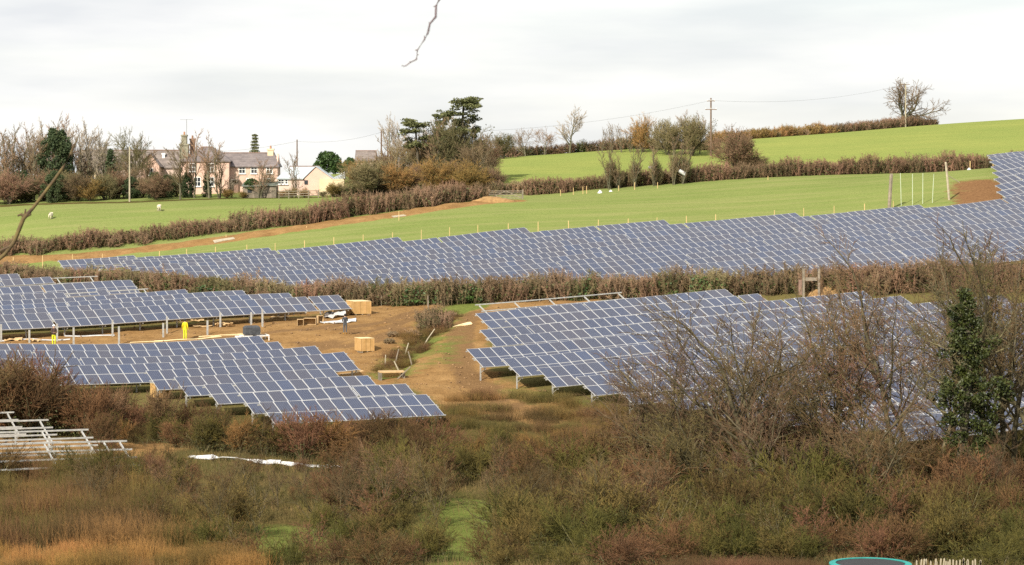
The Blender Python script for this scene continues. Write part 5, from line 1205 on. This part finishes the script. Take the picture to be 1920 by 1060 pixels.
belt(113.5, 44, ((300,1024),(900,1015),(1250,1000),(1970,1000)), NS(1, 4, 4, 0) + SPR, 'mossy shrub cut by the bottom edge of the picture', 'shrubs at the bottom edge', lo=470, skip=((825, 905), (1530, 1850)))
for i in range(60):
    px, py = RN.uniform(840, 1180), RN.uniform(742, 835); q_ = hit(px, py); me, h0 = WITHY[RN.choice((0, 1, 3))]; H_ = RN.uniform(.5, 1.1)
    tag(link('grass_clump', me, None, None, (q_[0], q_[1], gz(q_[0], q_[1])), (0, 0, RN.uniform(0, 6.28)), (RN.uniform(.5, 1.0), RN.uniform(.5, 1.0), H_ / h0)), 'clump of dead stems on the open slope between the two near solar blocks', 'grass', 'dead-stem clumps on the open slope')
belt(118.5, 38, ((1250,985),(1970,985)), NS(4, 1, 0) + SPR, 'dark mossy shrub behind the trampoline', 'shrubs behind the trampoline', lo=1270)
belt(145, 30, ((-50,858),(300,860)), NS(0, 2, 1, 4), 'brown shrub growing in front of the bare racks', 'shrubs before the bare racks', lo=-40, hi=300)
for i in range(46):
    t_ = RN.random(); px = np.interp(t_, (0, .35, .7, 1), (728, 765, 805, 850)) + RN.uniform(-22, 26); py = np.interp(t_, (0, .35, .7, 1), (700, 655, 615, 582)) + RN.uniform(-8, 8)
    q_ = hit(px, py); me, h0 = WITHY[RN.choice((0, 1, 3, 3))]; k_ = RN.uniform(.4, .9)
    tag(link('grass_clump', me, None, None, (q_[0], q_[1], gz(q_[0], q_[1])), (0, 0, RN.uniform(0, 6.28)), (k_ * .8, k_ * .8, RN.uniform(.35, 1.0) / h0)), 'tussock of dead grass along the ditch between the solar blocks', 'grass', 'tussocks along the ditch')
# upright wands and tall dead grass at the lower left
for d, top, step, hi in ((147, 846, 30, 300), (139, 880, 36, 330), (130, 905, 38, 340), (122, 950, 40, 400), (116, 1005, 36, 470), (112, 1028, 36, 480)):
    px = -40
    while px < hi:
        me, h0 = WITHY[RN.choice((0, 0, 1, 3) if d > 118 else (1, 2, 2, 1))]
        single(me, h0, 'withy_clump', 'upright ochre wands of the withy bed at the lower left' if d > 125 else 'orange dead-grass clump at the lower left edge', 'shrub', px, d + RN.uniform(-3, 3), top + RN.uniform(-16, 16), RN.uniform(1.0, 1.4), 'withy bed at the lower left' if d > 125 else 'orange grass clumps at the lower left'); px += step * RN.uniform(.7, 1.3)
WITHY.append(withy(5, n_red))
for px in range(1290, 1530, 18): me, h0 = WITHY[4]; single(me, h0, 'bracken_clump', 'reddish dead bracken clump at the bottom edge left of the trampoline', 'plant', px, 110, 1040 + RN.uniform(-8, 6), 1.6, 'bracken at the bottom edge')
# the taller bare trees
for i, (k, v, px, d, top, w, lab) in enumerate((
    ('near_tree', 0, 1235, 153, 668, 1.0, 'leftmost small bare tree before the right solar block'), ('near_tree', 1, 1300, 150, 612, 1.15, 'bare tree before the corner of the right solar block'),
    ('near_tree', 2, 1365, 152, 585, 1.1, 'bare olive tree in the middle of the right solar block'), ('near_tree', 0, 1440, 147, 548, 1.2, 'broad purple-brown bare tree reaching the rear panel row'),
    ('near_tree', 1, 1520, 151, 590, 1.1, 'bare tree right of the broad purple-brown one'), ('near_tree', 2, 1575, 149, 640, 1.0, 'lower bare tree between two tall trunks'),
    ('near_tall', 1, 1640, 150, 520, .9, 'bare tree with two dark stems before the panels'), ('near_tall', 0, 1672, 147, 442, 1.0, 'tall bare tree with a pale upright leader'),
    ('near_tall', 0, 1745, 152, 470, 1.0, 'tall bare tree left of the ivy-clad trunk'), ('near_tall', 1, 1862, 154, 430, 1.15, 'tall bare tree right of the ivy-clad trunk'), ('near_tall', 0, 1908, 147, 440, 1.1, 'tall bare tree at the right edge'),
    ('near_tall', 2, 1555, 153, 545, 1.0, 'bare tree with crooked limbs between the broad tree and the tall leader'), ('near_tall', 2, 1780, 156, 500, 1.1, 'bare tree just behind the ivy-clad trunk'), ('near_tall', 1, 1700, 156, 500, 1.1, 'reddish bare tree behind the tall leader'), ('near_tall', 0, 1825, 158, 455, 1.2, 'bare tree rising behind the top of the ivy'), ('near_tall', 2, 1885, 157, 425, 1.2, 'widest bare tree near the right edge, crossing the far rows'), ('near_tree', 1, 1405, 155, 560, 1.2, 'fine-twigged tree filling the gap beside the broad one'), ('near_tree', 1, 1270, 156, 640, 1.1, 'fine-twigged tree at the corner posts of the right block'),
    ('near_tall', 1, 1945, 152, 470, 1.1, 'tree with branches reaching in from the right edge'),
    ('near_tree', 2, 1330, 140, 720, 1.2, 'low spreading tree with pale twisted limbs'), ('near_tree', 1, 1480, 139, 700, 1.2, 'spreading bare tree with arching limbs in the right thicket'), ('near_tree', 0, 1600, 138, 730, 1.2, 'brown spreading tree below the tall trunks'),
    ('near_tree', 2, 1715, 139, 760, 1.2, 'olive spreading tree left below the ivy-clad tree'), ('near_tree', 1, 1880, 138, 800, 1.1, 'dark spreading tree at the lower right edge'), ('near_tree', 2, 430, 139, 812, .8, 'small dark tree in the left of the thicket'), ('near_tree', 1, 925, 142, 815, .6, 'thin ivy-stemmed tree in the middle of the thicket'),
    ('near_tree', 0, 640, 136, 845, .9, 'small tree in the thicket below the solar rows'), ('near_tree', 2, 1090, 137, 835, 1.0, 'small spreading tree right of the thin ivy-stemmed one'), ('near_tree', 0, 1190, 131, 850, 1.0, 'brown small tree in the centre right thicket'))):
    put(k, px, d, top, lab, var=v, wide=w, name='bare_tree', cat='tree')
for i in range(30):
    px = 190 + i * 37 + RN.uniform(-12, 12)
    if 838 < px < 905: continue
    put('near_tree', px, RN.choice((133, 138, 143, 148, 126)), np.interp(px, (190, 420, 900, 1000, 1260), (846, 838, 812, 830, 790)) + RN.uniform(-8, 60), 'small bare tree standing up out of the foreground thicket', var=i, wide=RN.uniform(.7, 1.1), group='small trees of the foreground thicket', rz=RN.uniform(0, 6.28))
# ivy-clad tree
DI = 141.0; x, y, z = G(1812, DI); z = gz(x, y); it = thing('ivy_clad_tree', 'dead-looking tree wrapped in dark green ivy before the panels', 'tree', (x, y, z)); g_ = np.random.default_rng(9)
def rel(px, py, dy=0.0): return np.array([(px - CX) / F * DI - x, dy, -(py - CY) / F * DI - z])
S = Sticks(); pt = [rel(1803, 1000), rel(1800, 880), rel(1812, 760), rel(1818, 660), rel(1812, 580), rel(1808, 545)]
for (a, b_), (r0, r1) in zip(zip(pt[:-1], pt[1:]), ((.26, .24), (.24, .22), (.22, .18), (.18, .12), (.12, .06))): S.add(a, b_, r0, r1)
me = S.mesh('trunk', 8); me.materials.append(m_bark_d); link('trunk', me, None, it)
S = Sticks()
for a, mids in ((rel(1812, 640), ((1785, 590), (1762, 560), (1745, 530))), (rel(1812, 700), ((1775, 655), (1740, 640), (1712, 622))), (rel(1815, 760), ((1770, 720), (1735, 700))), (rel(1818, 655), ((1850, 640), (1875, 632), (1895, 600))), (rel(1815, 690), ((1850, 670), (1890, 650))), (rel(1810, 800), ((1765, 770), (1735, 740), (1700, 700)))):
    p = a; r = .07
    for m_ in mids:
        q = rel(*m_, g_.uniform(-.6, .6)); S.add(p, q, r, r * .7); r *= .7
        for j in range(26):
            b0 = p + (q - p) * g_.uniform(0, 1); e = b0 + g_.normal(0, .35, 3) + np.array([0, 0, .2]); S.add(b0, e, .014, .009)
            for _ in range(4): S.add(e, e + g_.normal(0, .22, 3), .008, 0.0)
        p = q
me = S.mesh('limbs', 5); me.materials.append(m_lich); link('limbs', me, None, it)
cl = []
for py, hw, cx_ in ((556,5,1806),(570,9,1812),(585,20,1806),(598,16,1814),(615,24,1812),(632,22,1806),(645,34,1820),(660,38,1808),(676,26,1812),(692,20,1818),(708,30,1810),(722,58,1832),(738,66,1826),(752,52,1816),(768,30,1824),(786,42,1812),(804,34,1822),(820,40,1816),(838,30,1806),(856,34,1816),(872,22,1808)):
    for j in range(int(5 + hw * .22)): q = rel(cx_ + g_.uniform(-hw, hw) * 1.15, py + g_.uniform(-9, 9), g_.uniform(-.8, .6) * hw / 40); e_ = g_.uniform(.6, 1.3); cl.append((*q, .62 * e_, (.3 * e_, .3 * e_, .27 * e_)))
for q in ((1868,638),(1858,646),(1848,655),(1880,730),(1870,742),(1770,742),(1778,735)): cl.append((*rel(*q), .6, (.42, .4, .36)))
link('ivy', leaf_crown('ivy', g_, cl, 105, .08, m_ivy), None, it)
x, y, z = G(1793, 139); o = MB().tube([(0, -.5, 2.05), (.05, .6, 2.25)], [.34, .36], 14, cap=True).build('sawn_limb', m_lich, None, (x, y, z)); tag(o, 'sawn-off limb with a dark round end at the ivy-clad trunk', 'log')
MB().tube([(0, -.512, 2.05), (0, -.5, 2.05)], [.27, .27], 14).build('painted_hollow', m_dark, o)  # flat disc; the shade inside a hollow is put into its colour
# rough grass and dead stems over the open ground of the foreground
g_ = np.random.default_rng(33); n = 230000; dd_ = g_.uniform(104, 262, n); pp = g_.uniform(-60, 1980, n); X = (pp - CX) / F * dd_
jj = np.clip(np.searchsorted(gy, dd_) - 1, 0, ny - 2); ii = np.clip(np.searchsorted(gx, X) - 1, 0, nx - 2)
u = (X - gx[ii]) / (gx[ii+1] - gx[ii]); v = (dd_ - gy[jj]) / (gy[jj+1] - gy[jj]); Zg = (GZ[jj, ii]*(1-u) + GZ[jj, ii+1]*u)*(1-v) + (GZ[jj+1, ii]*(1-u) + GZ[jj+1, ii+1]*u)*v
keep = (z_soil[jj, ii] < .5) & ((z_lush[jj, ii] < .5) | (g_.uniform(0, 1, n) < .15)) & ((dd_ < 168) | (g_.uniform(0, 1, n) < .45)); A = np.stack([X, dd_, Zg - .02], 1)[keep]; k = len(A); H = g_.uniform(.15, .6, (k, 1)) * np.where(A[:, 1:2] > 168, .45, 1.0)
S = Sticks(); S.extend(A, A + np.concatenate([g_.normal(0, .25, (k, 2)) * H, H], 1), [.011]*k, [0.0]*k)
m_straw = mat('dead_grass', (0.17, 0.115, 0.045), (0.075, 0.07, 0.024), .35, rough=.95, lo=.38, hi=.6)
me = S.mesh('rough_grass', 3); me.materials.append(m_straw); tag(link('rough_grass', me), 'rough dead grass over the open ground', 'grass', kind='stuff')
# trampoline and paling fence at the lower edge
m_teal = mat('teal_padding', (0.03, 0.30, 0.27), (0.02, 0.22, 0.20), 3, rough=.6)
x, y, z = G(1632, 109); z = gz(x, y); zr_ = -(1056.5 - CY) / F * 109 - z; tp = thing('trampoline', 'round trampoline with teal edge padding at the bottom edge', 'trampoline', (x, y, z)); n = 40; R = 1.68
mb = MB()
for i in range(n):
    a, b_ = 2*math.pi*i/n, 2*math.pi*(i+1)/n; q = []
    for r, h in ((R, zr_), (R, zr_-.05), (R-.26, zr_-.03), (R-.26, zr_+.02)): q += [(r*math.cos(a), r*math.sin(a), h), (r*math.cos(b_), r*math.sin(b_), h)]
    mb.add(q, [(0,1,7,6), (2,3,1,0), (4,5,3,2), (6,7,5,4)])
mb.build('edge_pad', m_teal, tp); MB().add([(0, 0, zr_-.05)] + [((R-.2)*math.cos(2*math.pi*i/n), (R-.2)*math.sin(2*math.pi*i/n), zr_-.01) for i in range(n)], [(0, 1+i, 1+(i+1) % n) for i in range(n)]).build('mat', m_blk, tp)
for i in range(6): a = math.pi*i/3 + .3; MB().tube([((R-.1)*math.cos(a), (R-.1)*math.sin(a), -.05), ((R-.1)*math.cos(a), (R-.1)*math.sin(a), zr_-.04)], .03, 7).build('leg', m_zinc, tp)
x, y, z = G(1718, 108); z = gz(x, y); pf = thing('paling_fence', 'short pale paling fence right of the trampoline', 'fence', (x, y, z)); w = (1840 - 1718) / F * 108
for i in range(24):
    u = w * i / 23; H = -(1049 - .03*i + RN.uniform(-3, 4) - CY) / F * 108 - z; o = MB().box(-.03, .03, -.012, .012, -.4, H - .05).add([(-.03,-.012,H-.05),(.03,-.012,H-.05),(.03,.012,H-.05),(-.03,.012,H-.05),(0,-.012,H),(0,.012,H)], [(0,1,4),(2,3,5),(1,2,5,4),(3,0,4,5)]).build('paling', m_polep, pf, (u, 0, 0), (0, RN.uniform(-.12, .12), 0))
for h in (.2, .6): MB().bar((-.05, .035, h), (w + .05, .035, h), .04, .07).build('rail', m_wood, pf)

# ------------------------------------------------------------------ twigs close to the viewer
m_twig = mat('near_twig', (0.17, 0.12, 0.13), (0.10, 0.075, 0.08), 60, rough=.8); m_moss = mat('mossy_bark', (0.15, 0.115, 0.045), (0.075, 0.05, 0.035), 25, rough=.95, bump=.3)
d = 6.0; ot = thing('overhanging_tree', 'bare thorny twig hanging into the sky at the top', 'tree', (1.9, 6.1, gz(1.9, 6.1)))
rl = lambda px, py, dd=d: tuple(Vector(P(px, py, dd)) - ot.location)
gtop = ot.location.z
MB().tube([(0,0,-.3), (.05,.05,2.0), (-.02,.1,3.6), (.05,.05,5.4)], [.09,.075,.06,.03], 8).build('trunk', m_bark, ot)
tb = (-.02, .1, 3.6); limb = [tb, tuple(Vector((.9, 6.05, .75)) - ot.location), tuple(Vector((.1, 6.0, .78)) - ot.location), rl(850, -80), rl(836, -25), rl(823.5, 0)]
MB().tube(limb, [.03, .018, .009, .005, .0032, .0026], 7).build('branch', m_bark, ot)
tp_ = [(823.5,0),(817.6,11),(817,31.7),(806,45),(802,63),(796,74),(782.6,94.5),(781,111.6),(770,117),(761,123.5),(757,124.5),(753,123)]
tw_ = MB(); tw_.tube([rl(*q) for q in tp_], [.0026,.0024,.0026,.0021,.0023,.0018,.0016,.0018,.0013,.0012,.001,.0011], 7)
for (a, b_), (c_, e_) in (((817.6,12),(812.5,12.5)), ((806,45),(804,42)), ((803,57),(806,57)), ((796,72),(796,67)), ((782.6,94),(778,94.5)), ((782,103),(785,103)), ((770,117),(768,115)), ((817,32),(819,33))): tw_.tube([rl(a, b_), rl(c_, e_)], [.0018, .0009], 6)
tw_.build('twig', m_twig, ot)
d = 11.0; ms = thing('mossy_branch', 'mossy branch slanting up at the left edge close to the viewer', 'branch', (-2.75, 11.0, gz(-2.75, 11.0)))
rl = lambda px, py, dd=d: tuple(Vector(P(px, py, dd)) - ms.location)
pts = [(0,0,-.3), (.02,0,.8), rl(-210, 640), rl(-60, 530), rl(8, 478), rl(26, 455), rl(44, 410), rl(62, 390), rl(100, 340), rl(118, 315), rl(133, 288), rl(148, 253)]
MB().tube(pts, [.03,.026,.016,.011,.0085,.0085,.009,.007,.0065,.0065,.0055,.002], 8).build('stem', m_moss, ms, smooth=True)
sb = MB(); sb.tube([rl(46,408), rl(40,402), rl(33,405)], [.008,.007,.004], 6).tube([rl(48,406), rl(57,402), rl(58,395)], [.008,.006,.004], 6).tube([rl(46,408), rl(48,392)], [.007,.003], 6).tube([rl(133,290), rl(139,270)], [.007,.004], 6).tube([rl(20,462), rl(-20,480), rl(-60,478)], [.009,.007,.006], 6); sb.build('side_shoots', m_moss, ms)
